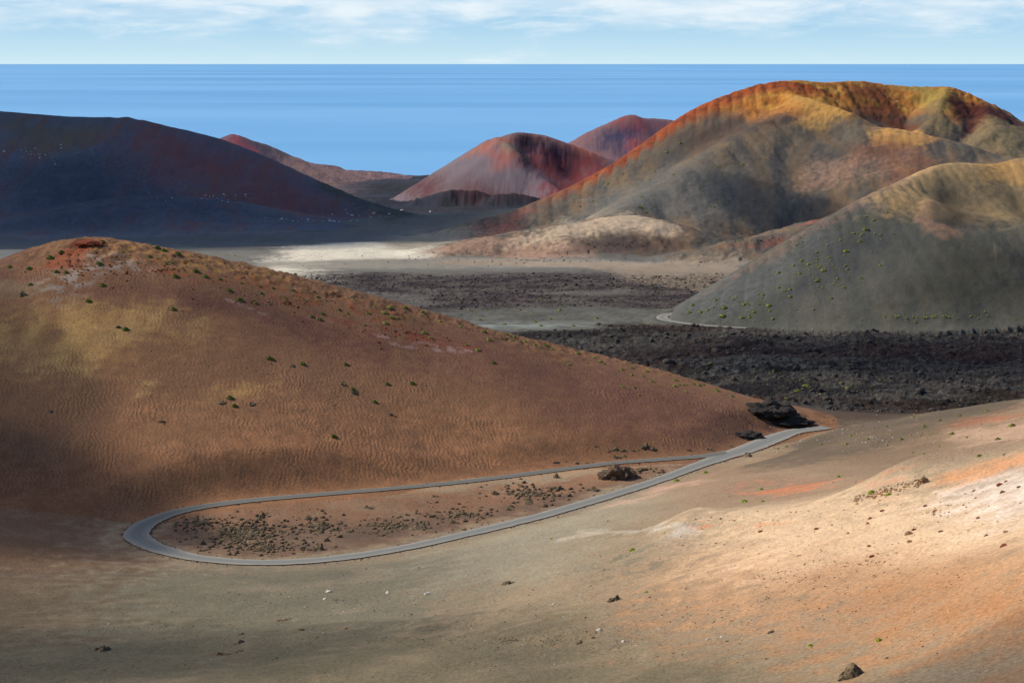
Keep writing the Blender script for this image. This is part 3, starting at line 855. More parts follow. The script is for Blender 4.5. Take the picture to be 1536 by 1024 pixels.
# lava colour first, then the painted patches
lav = np.clip(GA, 0, 1)
lavb = np.clip(GB, 0, 1)
c1 = np.where(ss(-.1, .2, n_mid)[..., None] > .5, lin((74, 68, 62)), lin((62, 56, 52)))
c1 = lin((58, 52, 50)) * (1 - ss(-.3, .3, n_fine + .6 * n_mid))[..., None] + lin((112, 102, 90)) * ss(-.3, .3, n_fine + .6 * n_mid)[..., None]
blend(lav, c1, .95)
redd = ss(.0, .3, fbm(X1 * .4, Y1, 90, 3, 31.0))
blend(lav * redd, lin((98, 66, 54)), .55)
blend(lav * ss(.05, .3, fbm(X1 * .35, Y1, 45, 4, 33.0)), lin((132, 126, 112)), .55)
blend(lav * ss(.1, .3, fbm(X1 * .3, Y1, 60, 4, 34.0)), lin((44, 38, 36)), .75)
c2 = lin((66, 52, 52)) * (1 - ss(-.25, .25, n_mid + .5 * n_fine))[..., None] + lin((112, 98, 88)) * ss(-.25, .25, n_mid + .5 * n_fine)[..., None]
blend(lavb, c2, .9)
blend(np.clip(GC, 0, 1), lin((70, 66, 70)), .8)
ashpan = (GI == PLAIN) * (Y1 > 1330) * (Y1 < 1560) * (1 - lav) * (1 - lavb)
blend(ashpan, lin((96, 92, 80)) * (1 + .8 * n_fine[..., None] + .5 * n_mid[..., None]), .9)
blend((GI == PLAIN) * np.exp(-(((X1 + 2) / 55) ** 2 + ((Y1 - 1408) / 26) ** 2)) * ss(-.3, .1, n_mid), lin((140, 146, 134)), .9)
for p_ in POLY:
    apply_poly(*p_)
poly2 = [([(1000, 545), (1110, 535), (1200, 540), (1230, 556), (1100, 560), (1020, 558)], (150, 150, 138), None, 6, .6, 14, 'fine'),
         ([(1120, 640), (1180, 610), (1300, 600), (1420, 605), (1300, 625), (1240, 642)], (96, 66, 44), None, 8, .7, 10, 'fine'),
         ([(1160, 640), (1230, 636), (1400, 600), (1536, 585), (1536, 598), (1400, 618), (1290, 636), (1240, 645), (1190, 652)], (84, 70, 54), [GROUND, PLAIN], 6, .9, 8, None)]
for p_ in poly2:
    apply_poly(*p_)
blend(band, lin((176, 84, 42)), .9)
blend(band * ss(-.1, .3, n_mid + .8 * n_fine), lin((104, 54, 36)), .7)
bh = ((GI == GROUND) | (GI == PLAIN)) * (GY < 1000) * ss(898, 915, GY + 16 * n_mid) * ss(85, 110, GX) * (1 - lav)
blend(bh, lin((86, 66, 50)), .9)
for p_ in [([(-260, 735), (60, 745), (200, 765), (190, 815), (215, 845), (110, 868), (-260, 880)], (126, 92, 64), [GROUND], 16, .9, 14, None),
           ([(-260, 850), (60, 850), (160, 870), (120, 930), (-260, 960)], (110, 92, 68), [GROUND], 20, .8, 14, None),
           ([(1120, 700), (1190, 662), (1260, 640), (1400, 617), (1536, 598), (1536, 612), (1400, 648), (1260, 688), (1180, 702)], (108, 92, 72), [GROUND], 8, .8, 10, None)]:
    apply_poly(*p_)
# streak modulation so that no flank is an even colour
far_ = 1 - .7 * ss(3500, 4200, GY)
ALB *= (1 + 0.16 * streak * far_ + 0.10 * streak2 * far_ * (GI != GROUND) + 0.12 * n_big + 0.10 * n_mid + 0.08 * n_fine)[..., None]
ALB *= (1 + isid(RIGHT, BIG) * (.22 * n_fine + .12 * fbm(X1, Y1, 3.2, 2, 51.0)))[..., None]
ALB *= ss(-3, 1.5, GRD)[..., None] * .25 + .75
kk = np.full(GI.shape, 0.84)
kk = np.where(isid(RUST), 0.66 - 0.14 * ss(255, 290, GZ) + 0.06 * ss(300, 318, GZ), kk)
kk = np.where(isid(RIGHT), 0.66 + .2 * ss(280, 305, GZ), kk)
kk = np.where(isid(BIG), 0.74, kk)
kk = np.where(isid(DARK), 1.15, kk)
kk = np.where(isid(CONE, FARCONE, LEFTCONE), .76, kk)
kk = np.where(isid(COAST), .5, kk)
kk = kk + .12 * isid(GROUND) * ss(10, 90, GX + 30 * n_big) * (1 - ss(470, 600, GY))
kk = kk * (1 - .34 * lav) * (1 - .15 * lavb)
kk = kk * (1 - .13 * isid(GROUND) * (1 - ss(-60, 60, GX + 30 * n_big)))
ALB = np.clip(ALB * kk[..., None], 0.01, 0.85)
# slightly richer ochres
gm = ALB.mean(-1, keepdims=True)
ALB = np.clip(gm + (ALB - gm) * np.where(isid(RUST), 1.0, 1.0)[..., None], .006, .9).astype(np.float32)
RIP = (isid(RUST) | (isid(GROUND) & (GY > 690))) * ss(18, 60, GD + 30 * (GI == GROUND)) * ss(2, 12, GRD)
RIP = RIP * isid(RUST) * (.45 + .75 * ss(-.25, .3, n_big + .4 * n_mid)) * (.4 + .6 * ss(20, 60, GD))
print('painted')


# ------------------------------------------------------------------ materials
def mat(name):
    m = bpy.data.materials.new(name)
    m.use_nodes = True
    n = m.node_tree
    b = n.nodes['Principled BSDF']
    b.inputs['Roughness'].default_value = 0.95
    b.inputs['Specular IOR Level'].default_value = 0.15
    return m, n, b


def land_material():
    m, n, b = mat('volcanic_ground')
    Nn, Ll = n.nodes.new, n.links.new
    at = Nn('ShaderNodeAttribute')
    at.attribute_name = 'soil'
    ar = Nn('ShaderNodeAttribute')
    ar.attribute_name = 'relief'        # R ripples, G lava
    sp = Nn('ShaderNodeSeparateXYZ')
    Ll(ar.outputs['Vector'], sp.inputs[0])
    geo = Nn('ShaderNodeNewGeometry')
    n1 = Nn('ShaderNodeTexNoise')
    n1.inputs['Scale'].default_value = 1.1
    n1.inputs['Detail'].default_value = 8
    n1.inputs['Roughness'].default_value = 0.7
    Ll(geo.outputs['Position'], n1.inputs['Vector'])
    r1 = Nn('ShaderNodeMapRange')
    r1.inputs['From Min'].default_value = 0.3
    r1.inputs['From Max'].default_value = 0.7
    r1.inputs['To Min'].default_value = 0.60
    r1.inputs['To Max'].default_value = 1.40
    Ll(n1.outputs['Fac'], r1.inputs['Value'])
    # lava: stronger speckle, cleft shade painted as black, and pale lichen
    n2 = Nn('ShaderNodeTexNoise')
    n2.inputs['Scale'].default_value = 0.35
    n2.inputs['Detail'].default_value = 8
    n2.inputs['Roughness'].default_value = 0.75
    Ll(geo.outputs['Position'], n2.inputs['Vector'])
    r2 = Nn('ShaderNodeMapRange')
    r2.inputs['From Min'].default_value = 0.38
    r2.inputs['From Max'].default_value = 0.66
    r2.inputs['To Min'].default_value = 0.35
    r2.inputs['To Max'].default_value = 1.9
    Ll(n2.outputs['Fac'], r2.inputs['Value'])
    mx = Nn('ShaderNodeMix')
    Ll(sp.outputs['Y'], mx.inputs['Factor'])
    Ll(r1.outputs[0], mx.inputs['A'])
    Ll(r2.outputs[0], mx.inputs['B'])
    vm = Nn('ShaderNodeVectorMath')
    vm.operation = 'SCALE'
    Ll(at.outputs['Color'], vm.inputs[0])
    Ll(mx.outputs['Result'], vm.inputs['Scale'])
    Ll(vm.outputs[0], b.inputs['Base Color'])
    # ripples: crests across the wind, broken up
    mpn = Nn('ShaderNodeMapping')
    mpn.inputs['Rotation'].default_value = (0, 0, math.radians(-14))
    mpn.inputs['Scale'].default_value = (1, 1, 1)
    Ll(geo.outputs['Position'], mpn.inputs[0])
    nd = Nn('ShaderNodeTexNoise')
    nd.inputs['Scale'].default_value = 0.10
    nd.inputs['Detail'].default_value = 4
    Ll(mpn.outputs[0], nd.inputs['Vector'])
    av = Nn('ShaderNodeVectorMath')
    av.operation = 'MULTIPLY_ADD'
    av.inputs[1].default_value = (9, 9, 0)
    Ll(nd.outputs['Color'], av.inputs[0])
    Ll(mpn.outputs[0], av.inputs[2])
    wv = Nn('ShaderNodeTexWave')
    wv.wave_type = 'BANDS'
    wv.bands_direction = 'X'
    wv.wave_profile = 'SIN'
    wv.inputs['Scale'].default_value = 0.155
    wv.inputs['Distortion'].default_value = 3.2
    wv.inputs['Detail'].default_value = 2
    wv.inputs['Detail Scale'].default_value = 2.2
    Ll(av.outputs[0], wv.inputs['Vector'])
    rip = Nn('ShaderNodeMath')
    rip.operation = 'MULTIPLY'
    nr_ = Nn('ShaderNodeTexNoise')
    nr_.inputs['Scale'].default_value = 0.06
    nr_.inputs['Detail'].default_value = 5
    Ll(geo.outputs['Position'], nr_.inputs['Vector'])
    mr_ = Nn('ShaderNodeMapRange')
    mr_.inputs['From Min'].default_value = 0.36
    mr_.inputs['From Max'].default_value = 0.62
    mr_.inputs['To Min'].default_value = 0.25
    mr_.inputs['To Max'].default_value = 1.15
    Ll(nr_.outputs['Fac'], mr_.inputs['Value'])
    mw_ = Nn('ShaderNodeMath')
    mw_.operation = 'MULTIPLY'
    Ll(wv.outputs['Fac'], mw_.inputs[0])
    Ll(mr_.outputs[0], mw_.inputs[1])
    Ll(mw_.outputs[0], rip.inputs[0])
    Ll(sp.outputs['X'], rip.inputs[1])
    b1 = Nn('ShaderNodeBump')
    b1.inputs['Strength'].default_value = 1.0
    b1.inputs['Distance'].default_value = 0.135
    Ll(rip.outputs[0], b1.inputs['Height'])
    gl = Nn('ShaderNodeMath')
    gl.operation = 'MULTIPLY_ADD'
    gl.inputs[1].default_value = 3.2
    gl.inputs[2].default_value = 0.35
    Ll(sp.outputs['Y'], gl.inputs[0])
    hm = Nn('ShaderNodeMath')
    hm.operation = 'MULTIPLY'
    Ll(n2.outputs['Fac'], hm.inputs[0])
    Ll(gl.outputs[0], hm.inputs[1])
    b2 = Nn('ShaderNodeBump')
    b2.inputs['Strength'].default_value = 1.0
    b2.inputs['Distance'].default_value = 1.1
    nb = Nn('ShaderNodeMath')
    nb.operation = 'MULTIPLY_ADD'
    nb.inputs[1].default_value = 0.30
    Ll(n1.outputs['Fac'], nb.inputs[0])
    Ll(hm.outputs[0], nb.inputs[2])
    hm = nb
    Ll(hm.outputs[0], b2.inputs['Height'])
    Ll(b1.outputs[0], b2.inputs['Normal'])
    Ll(b2.outputs[0], b.inputs['Normal'])
    return m


LAND = land_material()

# ------------------------------------------------------------------ link the land as one object per landform
vid = np.arange(NR * NA).reshape(NR, NA)
faces = np.stack([vid[:-1, :-1], vid[:-1, 1:], vid[1:, 1:], vid[1:, :-1]], -1).reshape(-1, 4)
ids = GI.copy()
lvm = (GA > .45) & ((GI == PLAIN) | (GI == GROUND))
ids[lvm] = LAVA
fid = ids[:-1, :-1].ravel()
VX = np.stack([GX, GY, GZ], -1).reshape(-1, 3).astype(np.float32)
AC = np.concatenate([ALB, np.ones(ALB.shape[:2] + (1,), np.float32)], -1).reshape(-1, 4)
RV = np.stack([RIP, np.clip(GA + .8 * GB + .6 * GC, 0, 1), np.zeros_like(RIP)], -1).reshape(-1, 3).astype(np.float32)
LANDS = {
    GROUND: ('ground', 'tan and grey volcanic sand slope around the looping road in the foreground'),
    RUST: ('hill', 'reddish brown rippled ash hill rising directly behind the looping road on the left'),
    LAVA: ('lava_field', 'black clinkery lava field between the reddish hill and the grey green hill'),
    PLAIN: ('plain', 'flat ash plain in the middle distance with a bright pale strip'),
    DARK: ('hill', 'dark maroon and navy hill in cloud shadow at the far left'),
    BIG: ('mountain', 'big grey flanked mountain with orange summit and open crater at the right'),
    RIGHT: ('hill', 'grey green cinder hill with small crater at the right edge'),
    CONE: ('hill', 'red and lilac volcanic cone in the centre before the sea'),
    FARCONE: ('hill', 'distant red cone with painted blue shade, half hidden behind the big mountain'),
    LEFTCONE: ('hill', 'small distant purple cone above the shoulder of the dark hill'),
    COAST: ('coast_plain', 'dark low coastal lava plain reaching the sea'),
}
for i, (nm, lab) in LANDS.items():
    f = faces[fid == i]
    if not len(f):
        continue
    used, inv = np.unique(f, return_inverse=True)
    me = bpy.data.meshes.new(nm)
    me.vertices.add(len(used))
    me.vertices.foreach_set('co', VX[used].ravel())
    nf = len(f)
    me.loops.add(nf * 4)
    me.polygons.add(nf)
    me.loops.foreach_set('vertex_index', inv.reshape(-1).astype(np.int32))
    me.polygons.foreach_set('loop_start', np.arange(0, nf * 4, 4, dtype=np.int32))
    me.polygons.foreach_set('loop_total', np.full(nf, 4, np.int32))
    me.update(calc_edges=True)
    a = me.attributes.new('soil', 'FLOAT_COLOR', 'POINT')
    a.data.foreach_set('color', AC[used].ravel())
    a = me.attributes.new('relief', 'FLOAT_VECTOR', 'POINT')
    a.data.foreach_set('vector', RV[used].ravel())
    me.polygons.foreach_set('use_smooth', np.ones(nf, bool))
    me.materials.append(LAND)
    o = bpy.data.objects.new(nm, me)
    COL.objects.link(o)
    o['kind'] = 'structure'
    o['label'] = lab
print('land linked')


# ------------------------------------------------------------------ sea
def sea():
    m, n, b = mat('sea_water')
    Nn, Ll = n.nodes.new, n.links.new
    geo = Nn('ShaderNodeNewGeometry')
    mp_ = Nn('ShaderNodeMapping')
    mp_.inputs['Scale'].default_value = (0.00005, 0.00011, 1)
    Ll(geo.outputs['Position'], mp_.inputs[0])
    n1 = Nn('ShaderNodeTexNoise')
    n1.inputs['Scale'].default_value = 1.0
    n1.inputs['Detail'].default_value = 6
    n1.inputs['Roughness'].default_value = 0.6
    Ll(mp_.outputs[0], n1.inputs['Vector'])
    cr_ = Nn('ShaderNodeValToRGB')
    cr_.color_ramp.elements[0].position = 0.36
    cr_.color_ramp.elements[0].color = (0.095, 0.32, 0.56, 1)
    cr_.color_ramp.elements[1].position = 0.64
    cr_.color_ramp.elements[1].color = (0.19, 0.44, 0.68, 1)
    Ll(n1.outputs['Fac'], cr_.inputs[0])
    Ll(cr_.outputs[0], b.inputs['Base Color'])
    b.inputs['Roughness'].default_value = 0.45
    b.inputs['Specular IOR Level'].default_value = 0.3
    wn = Nn('ShaderNodeTexNoise')
    wn.inputs['Scale'].default_value = 0.02
    wn.inputs['Detail'].default_value = 6
    Ll(geo.outputs['Position'], wn.inputs['Vector'])
    bp = Nn('ShaderNodeBump')
    bp.inputs['Distance'].default_value = 4
    bp.inputs['Strength'].default_value = 0.5
    Ll(wn.outputs['Fac'], bp.inputs['Height'])
    Ll(bp.outputs[0], b.inputs['Normal'])
    me = bpy.data.meshes.new('sea')
    S = 8.0e5
    ys = [-2000, 3000, 8000, 20000, 60000, 200000, S]
    vs, fs = [], []
    for y in ys:
        for x in (-S, -60000, -15000, 0, 15000, 60000, S):
            vs.append((x, y, 0))
    for a in range(len(ys) - 1):
        for c in range(6):
            k = a * 7 + c
            fs.append((k, k + 1, k + 8, k + 7))
    me.from_pydata(vs, [], fs)
    me.materials.append(m)
    o = bpy.data.objects.new('sea', me)
    COL.objects.link(o)
    o['kind'] = 'structure'
    o['label'] = 'flat blue sea reaching the horizon'


sea()


# ------------------------------------------------------------------ roads
def road_material():
    m, n, b = mat('dusty_asphalt')
    Nn, Ll = n.nodes.new, n.links.new
    uv = Nn('ShaderNodeUVMap')
    sp = Nn('ShaderNodeSeparateXYZ')
    Ll(uv.outputs[0], sp.inputs[0])
    geo = Nn('ShaderNodeNewGeometry')
    ns = Nn('ShaderNodeTexNoise')
    ns.inputs['Scale'].default_value = 0.25
    ns.inputs['Detail'].default_value = 6
    Ll(geo.outputs['Position'], ns.inputs['Vector'])
    # dust gathers along the edges and between the wheel tracks
    ab = Nn('ShaderNodeMath')
    ab.operation = 'SUBTRACT'
    ab.inputs[1].default_value = 0.5
    Ll(sp.outputs['X'], ab.inputs[0])
    a2 = Nn('ShaderNodeMath')
    a2.operation = 'ABSOLUTE'
    Ll(ab.outputs[0], a2.inputs[0])
    a3 = Nn('ShaderNodeMath')
    a3.operation = 'MULTIPLY_ADD'
    a3.inputs[1].default_value = 0.22
    Ll(ns.outputs['Fac'], a3.inputs[0])
    Ll(a2.outputs[0], a3.inputs[2])
    rp = Nn('ShaderNodeValToRGB')
    els = rp.color_ramp.elements
    els[0].position = 0.05
    els[0].color = (0.185, 0.178, 0.150, 1)
    els[1].position = 0.62
    els[1].color = (0.30, 0.25, 0.20, 1)
    for p_, c_ in ((0.22, (0.155, 0.150, 0.130, 1)), (0.36, (0.19, 0.184, 0.156, 1)), (0.5, (0.22, 0.20, 0.16, 1))):
        e_ = els.new(p_)
        e_.color = c_
    Ll(a3.outputs[0], rp.inputs[0])
    yr = Nn('ShaderNodeMapRange')
    yr.interpolation_type = 'SMOOTHSTEP'
    yr.inputs['From Min'].default_value = 190
    yr.inputs['From Max'].default_value = 290
    yr.inputs['To Min'].default_value = 1.25
    yr.inputs['To Max'].default_value = 0.85
    Ll(sp.outputs['Y'], yr.inputs['Value'])
    sc_ = Nn('ShaderNodeVectorMath')
    sc_.operation = 'SCALE'
    Ll(rp.outputs[0], sc_.inputs[0])
    Ll(yr.outputs[0], sc_.inputs['Scale'])
    Ll(sc_.outputs[0], b.inputs['Base Color'])
    b.inputs['Roughness'].default_value = 0.9
    b.inputs['Specular IOR Level'].default_value = 0.0
    return m


ROADM = road_material()


def ribbon(name, Ln, lift, label, seed):
    n = len(Ln)
    tg = np.gradient(Ln[:, :2], axis=0)
    tg /= np.linalg.norm(tg, axis=1)[:, None] + 1e-9
    nr = np.stack([-tg[:, 1], tg[:, 0]], 1)
    vs, fs, uvs = [], [], []
    ks = np.linspace(-.5, .5, 7)
    rg = random.Random(seed)
    for i in range(n):
        jl, jr = (.5 * mnoise.noise(Vector((i * .55, seed, q))) + .35 * mnoise.noise(Vector((i * .17, seed, q + 9))) for q in (0, 5))
        for k in ks:
            c = Ln[i, :2] + nr[i] * (Ln[i, 3] * k + (jl if k < 0 else jr) * abs(2 * k) ** 2 * .9)
            vs.append((c[0], c[1], Ln[i, 2] + lift + 0.06 * (1 - 4 * k * k)))
    for i in range(n - 1):
        for k in range(6):
            a = i * 7 + k
            fs.append((a, a + 1, a + 8, a + 7))
            uvs += [(ks[k] + .5, i), (ks[k + 1] + .5, i), (ks[k + 1] + .5, i + 1), (ks[k] + .5, i + 1)]
    me = bpy.data.meshes.new(name)
    me.from_pydata(vs, [], fs)
    uvl = me.uv_layers.new(name='UVMap')
    for k, q in enumerate(uvs):
        uvl.data[k].uv = q
    for p_ in me.polygons:
        p_.use_smooth = True
    me.materials.append(ROADM)
    o = bpy.data.objects.new(name, me)
    COL.objects.link(o)
    o['kind'] = 'structure'
    o['label'] = label


ribbon('road', LOOP, 0.05, 'narrow grey road that loops back on itself in the valley', 1)
ribbon('road', FAR_ROAD, 0.15, 'pale road bending round the toe of the grey green hill', 2)

# ------------------------------------------------------------------ unseen clouds overhead that shade the land; corner ones added for edge darkening
CLOUDM = bpy.data.materials.new('cloud_vapour')
CLOUDM.use_nodes = True
_n = CLOUDM.node_tree
_n.nodes.remove(_n.nodes['Principled BSDF'])
_v = _n.nodes.new('ShaderNodeVolumePrincipled')
_v.inputs['Color'].default_value = (1, 1, 1, 1)
_v.inputs['Density'].default_value = 0.02
_v.inputs['Anisotropy'].default_value = 0.3
_n.links.new(_v.outputs[0], _n.nodes['Material Output'].inputs['Volume'])


def cloud(shade_at, rx, ry, thick, alt, seed, label, rot=0.0):
    """an unseen flat cloud whose shadow falls on the land at shade_at"""
    gx, gy, gz = shade_at
    k = (alt - gz) / SUN_DIR.z
    cx, cy = gx + SUN_DIR.x * k, gy + SUN_DIR.y * k
    bm = bmesh.new()
    bmesh.ops.create_icosphere(bm, subdivisions=4, radius=1)
    off = Vector((seed * 7.3, seed * 3.1, seed))
    for v in bm.verts:
        d = v.co.normalized()
        r = 1 + 0.22 * mnoise.noise(d * 1.6 + off) + 0.12 * mnoise.noise(d * 4 + off)
        zz = d.z * thick * (0.6 if d.z < 0 else 1.0)
        v.co = Vector((d.x * rx * r, d.y * ry * r, zz * r))
    me = bpy.data.meshes.new('cloud')
    bm.to_mesh(me)
    bm.free()
    for p_ in me.polygons:
        p_.use_smooth = True
    me.materials.append(CLOUDM)
    o = bpy.data.objects.new('cloud', me)
    o.location = (cx, cy, alt)
    o.rotation_euler = (0, 0, rot)
    COL.objects.link(o)
    o['kind'] = 'structure'
    o['label'] = label


def at(u, v):
    return hit(u, v)


cloud(at(150, 260), 620, 620, 85, 1300, 1, "wide cloud shading the dark hill at the far left")
cloud(at(-30, 760), 80, 70, 34, 900, 2, 'unseen cloud added to darken the lower left flank of the reddish hill')  # added out of view to darken the left border
cloud(at(40, 990), 110, 55, 14, 900, 3, 'unseen cloud added to darken the bottom left of the sand')  # put in overhead so the lower left corner falls dark
cloud(at(1560, 1020), 70, 50, 14, 900, 4, 'unseen cloud added to darken the bottom right of the sand')  # unseen, there only to darken the lower right corner
cloud(at(1450, 545), 200, 120, 24, 1000, 5, 'cloud shading the right part of the lava field')
cloud(at(1190, 328), 75, 60, 40, 1300, 6, 'cloud shading the foot of the big mountain')
cloud(at(-60, 560), 50, 80, 24, 900, 7, 'unseen cloud added to darken the left edge of the reddish hill')  # extra cloud out of view, dims the left edge


# ------------------------------------------------------------------ small materials
def rock_material(name, a, b_, scale=1.5, rough=0.95):
    m, n, b = mat(name)
    Nn, Ll = n.nodes.new, n.links.new
    geo = Nn('ShaderNodeNewGeometry')
    ns = Nn('ShaderNodeTexNoise')
    ns.inputs['Scale'].default_value = scale
    ns.inputs['Detail'].default_value = 7
    ns.inputs['Roughness'].default_value = 0.7
    Ll(geo.outputs['Position'], ns.inputs['Vector'])
    rp = Nn('ShaderNodeValToRGB')
    rp.color_ramp.elements[0].position = 0.36
    rp.color_ramp.elements[1].position = 0.64
    rp.color_ramp.elements[0].color = tuple(lin(a)) + (1,)
    rp.color_ramp.elements[1].color = tuple(lin(b_)) + (1,)
    Ll(ns.outputs['Fac'], rp.inputs[0])
    Ll(rp.outputs[0], b.inputs['Base Color'])
    bp = Nn('ShaderNodeBump')
    bp.inputs['Distance'].default_value = 0.4
    Ll(ns.outputs['Fac'], bp.inputs['Height'])
    Ll(bp.outputs[0], b.inputs['Normal'])
    b.inputs['Roughness'].default_value = rough
    return m


M_DARK = rock_material('dark_basalt', (40, 33, 27), (142, 120, 88))
M_LAVA = rock_material('lava_clinker', (36, 32, 30), (98, 90, 80))
M_MOUND = rock_material('brown_mound_rock', (66, 52, 40), (124, 100, 76))
M_BLACK = rock_material('black_lava', (30, 27, 25), (70, 62, 54))
M_PALE = rock_material('pale_stone', (176, 158, 136), (222, 212, 196))
M_TAN = rock_material('tan_stone', (122, 90, 62), (186, 148, 106))
M_RED = rock_material('rusty_rock', (92, 42, 28), (158, 84, 50))
M_BUSH = rock_material('green_foliage', (70, 82, 34), (124, 132, 60), 3.0)
M_YBUSH = rock_material('yellow_green_foliage', (112, 112, 50), (176, 174, 92), 3.0)
M_LIME = rock_material('lime_foliage', (112, 136, 24), (180, 196, 52), 3.0)


def rock_mesh(name, seed, m, sub=3, jag=0.35, flat=0.7):
    bm = bmesh.new()
    bmesh.ops.create_icosphere(bm, subdivisions=sub, radius=1)
    off = Vector((seed * 3.7, seed * 1.9, seed * 5.3))
    rg = random.Random(seed)
    cuts = [(Vector((rg.uniform(-1, 1), rg.uniform(-1, 1), rg.uniform(-.3, 1))).normalized(), rg.uniform(.55, .85)) for _ in range(6)]
    for v in bm.verts:
        d = v.co.normalized()
        r = 1 + jag * mnoise.noise(d * 1.5 + off) + jag * .7 * mnoise.noise(d * 3.7 + off) + jag * .5 * mnoise.noise(d * 8 + off)
        p = d * r
        for n_, h in cuts:
            e_ = p.dot(n_) - h
            if e_ > 0:
                p -= n_ * e_ * .85
        v.co = Vector((p.x, p.y, p.z * flat))
    me = bpy.data.meshes.new(name)
    bm.to_mesh(me)
    bm.free()
    me.materials.append(m)
    return me


def outcrop_mesh(name, seed, m, n, sx, sy, sz, lo=.18, hi=.5):
    """one broken outcrop of fused blocks, unit scale about its base"""
    rg = random.Random(seed)
    bm = bmesh.new()
    for k in range(n):
        r = rg.uniform(lo, hi) * (1 if k else 1.2)
        ang = rg.uniform(0, 6.283)
        rad = rg.random() ** .6
        c = Vector((math.cos(ang) * rad * sx, math.sin(ang) * rad * sy, 0))
        top = sz * (1 - rad ** 1.5) * rg.uniform(.6, 1.1)
        q = bmesh.ops.create_icosphere(bm, subdivisions=2 if n > 20 else 3, radius=1)['verts']
        off = Vector((rg.uniform(0, 90), rg.uniform(0, 90), 0))
        rot = rg.uniform(0, 6.3)
        cuts = [(Vector((rg.uniform(-1, 1), rg.uniform(-1, 1), rg.uniform(-.2, 1))).normalized(), rg.uniform(.5, .8)) for _ in range(7)]
        for v in q:
            d = v.co.normalized()
            rr_ = 1 + .4 * mnoise.noise(d * 1.6 + off) + .2 * mnoise.noise(d * 4.5 + off)
            d = d.copy()
            for n_, h in cuts:
                e_ = d.dot(n_) - h
                if e_ > 0:
                    d -= n_ * e_
            p = Vector((d.x * r * 1.25, d.y * r * .8, d.z * max(top, r * .6))) * rr_
            v.co = Vector((p.x * math.cos(rot) - p.y * math.sin(rot), p.x * math.sin(rot) + p.y * math.cos(rot), p.z)) + c
    me = bpy.data.meshes.new(name)
    bm.to_mesh(me)
    bm.free()
    me.materials.append(m)
    return me


def bush_mesh(name, seed, m, blades=150):
    """low dome of short leafy twigs over a dense lumpy heart, radius about 1"""
    rg = random.Random(seed)
    vs, fs = [], []
    bm = bmesh.new()
    bmesh.ops.create_icosphere(bm, subdivisions=3 if blades > 50 else 1, radius=1)
    for v in bm.verts:
        d = v.co.normalized()
        r = .80 + .30 * mnoise.noise(d * 1.7 + Vector((seed, 0, 0))) + .22 * mnoise.noise(d * 4.5 + Vector((seed, 3, 0))) + .12 * mnoise.noise(d * 11)
        vs.append(Vector((d.x * r, d.y * r, max(d.z, -.2) * r * .72)))
    fs = [tuple(v.index for v in f.verts) for f in bm.faces]
    bm.free()
    for k in range(blades):
        a = rg.uniform(0, 6.283)
        el = rg.uniform(.05, 1.5)
        d = Vector((math.cos(a) * math.cos(el), math.sin(a) * math.cos(el), math.sin(el) * .75))
        ln = rg.uniform(.85, 1.1)
        p0, p1 = d * .6, d * ln
        side = Vector((-math.sin(a), math.cos(a), rg.uniform(-.6, .6))).normalized() * rg.uniform(.05, .11)
        mid = p0.lerp(p1, .6)
        b0 = len(vs)
        vs += [p0, mid + side, p1, mid - side]
        fs.append((b0, b0 + 1, b0 + 2, b0 + 3))
    me = bpy.data.meshes.new(name)
    me.from_pydata([tuple(v) for v in vs], [], fs)
    me.materials.append(m)
    return me


ROCKS_D = [rock_mesh('rock', k, M_DARK, 3, .5, .75) for k in range(1, 9)]
OUTS_D = [outcrop_mesh('rock', 20 + k, M_DARK, 9, .8, .6, .6) for k in range(5)]
ROCKS_P = [rock_mesh('stone', 40 + k, M_PALE, 2, .3, .7) for k in range(4)]
ROCKS_T = [rock_mesh('stone', 50 + k, M_TAN, 3, .3, .75) for k in range(4)]
ROCKS_R = [rock_mesh('rock', 60 + k, M_RED, 3, .45, .75) for k in range(4)]
BUSH_G = [bush_mesh('bush', 70 + k, M_BUSH) for k in range(5)]
BUSH_Y = [bush_mesh('bush', 80 + k, M_YBUSH) for k in range(5)]
BUSH_L = [bush_mesh('bush', 90 + k, M_LIME) for k in range(3)]

ORD = 'first second third fourth fifth sixth seventh eighth ninth tenth eleventh twelfth thirteenth fourteenth fifteenth sixteenth seventeenth eighteenth nineteenth twentieth'.split()
ORD += ['twenty-' + o for o in ORD[:9]] + ['thirtieth'] + ['thirty-' + o for o in ORD[:9]] + ['fortieth']


def put(name, me, u, v, wpx, label, cat, group=None, hz=1.0, sink=0.15, rot=None, at_=None):
    w = at_ or hit(u, v)
    if w is None:
        return None
    o = bpy.data.objects.new(name, me)
    COL.objects.link(o)
    r = wpx * w[1] / F * 0.5
    o.scale = (r, r, r * hz)
    o.location = (w[0], w[1], w[2] - sink * r * hz)
    o.rotation_euler = (0, 0, random.uniform(0, 6.28) if rot is None else rot)
    o['label'] = label
    o['category'] = cat
    if group:
        o['group'] = group
    return o


def series(name, meshes, pts, label, cat, group, hz=1.0, sink=.15, size=6):
    """individuals named by their order from the left of the photograph"""
    pts = sorted(pts, key=lambda p: p[0])
    for k, p in enumerate(pts):
        w = p[2] if len(p) > 2 else size * random.uniform(.8, 1.2)
        put(name, random.choice(meshes), p[0], p[1], w, label + ', ' + ORD[k] + ' from left', cat, group, hz, sink)


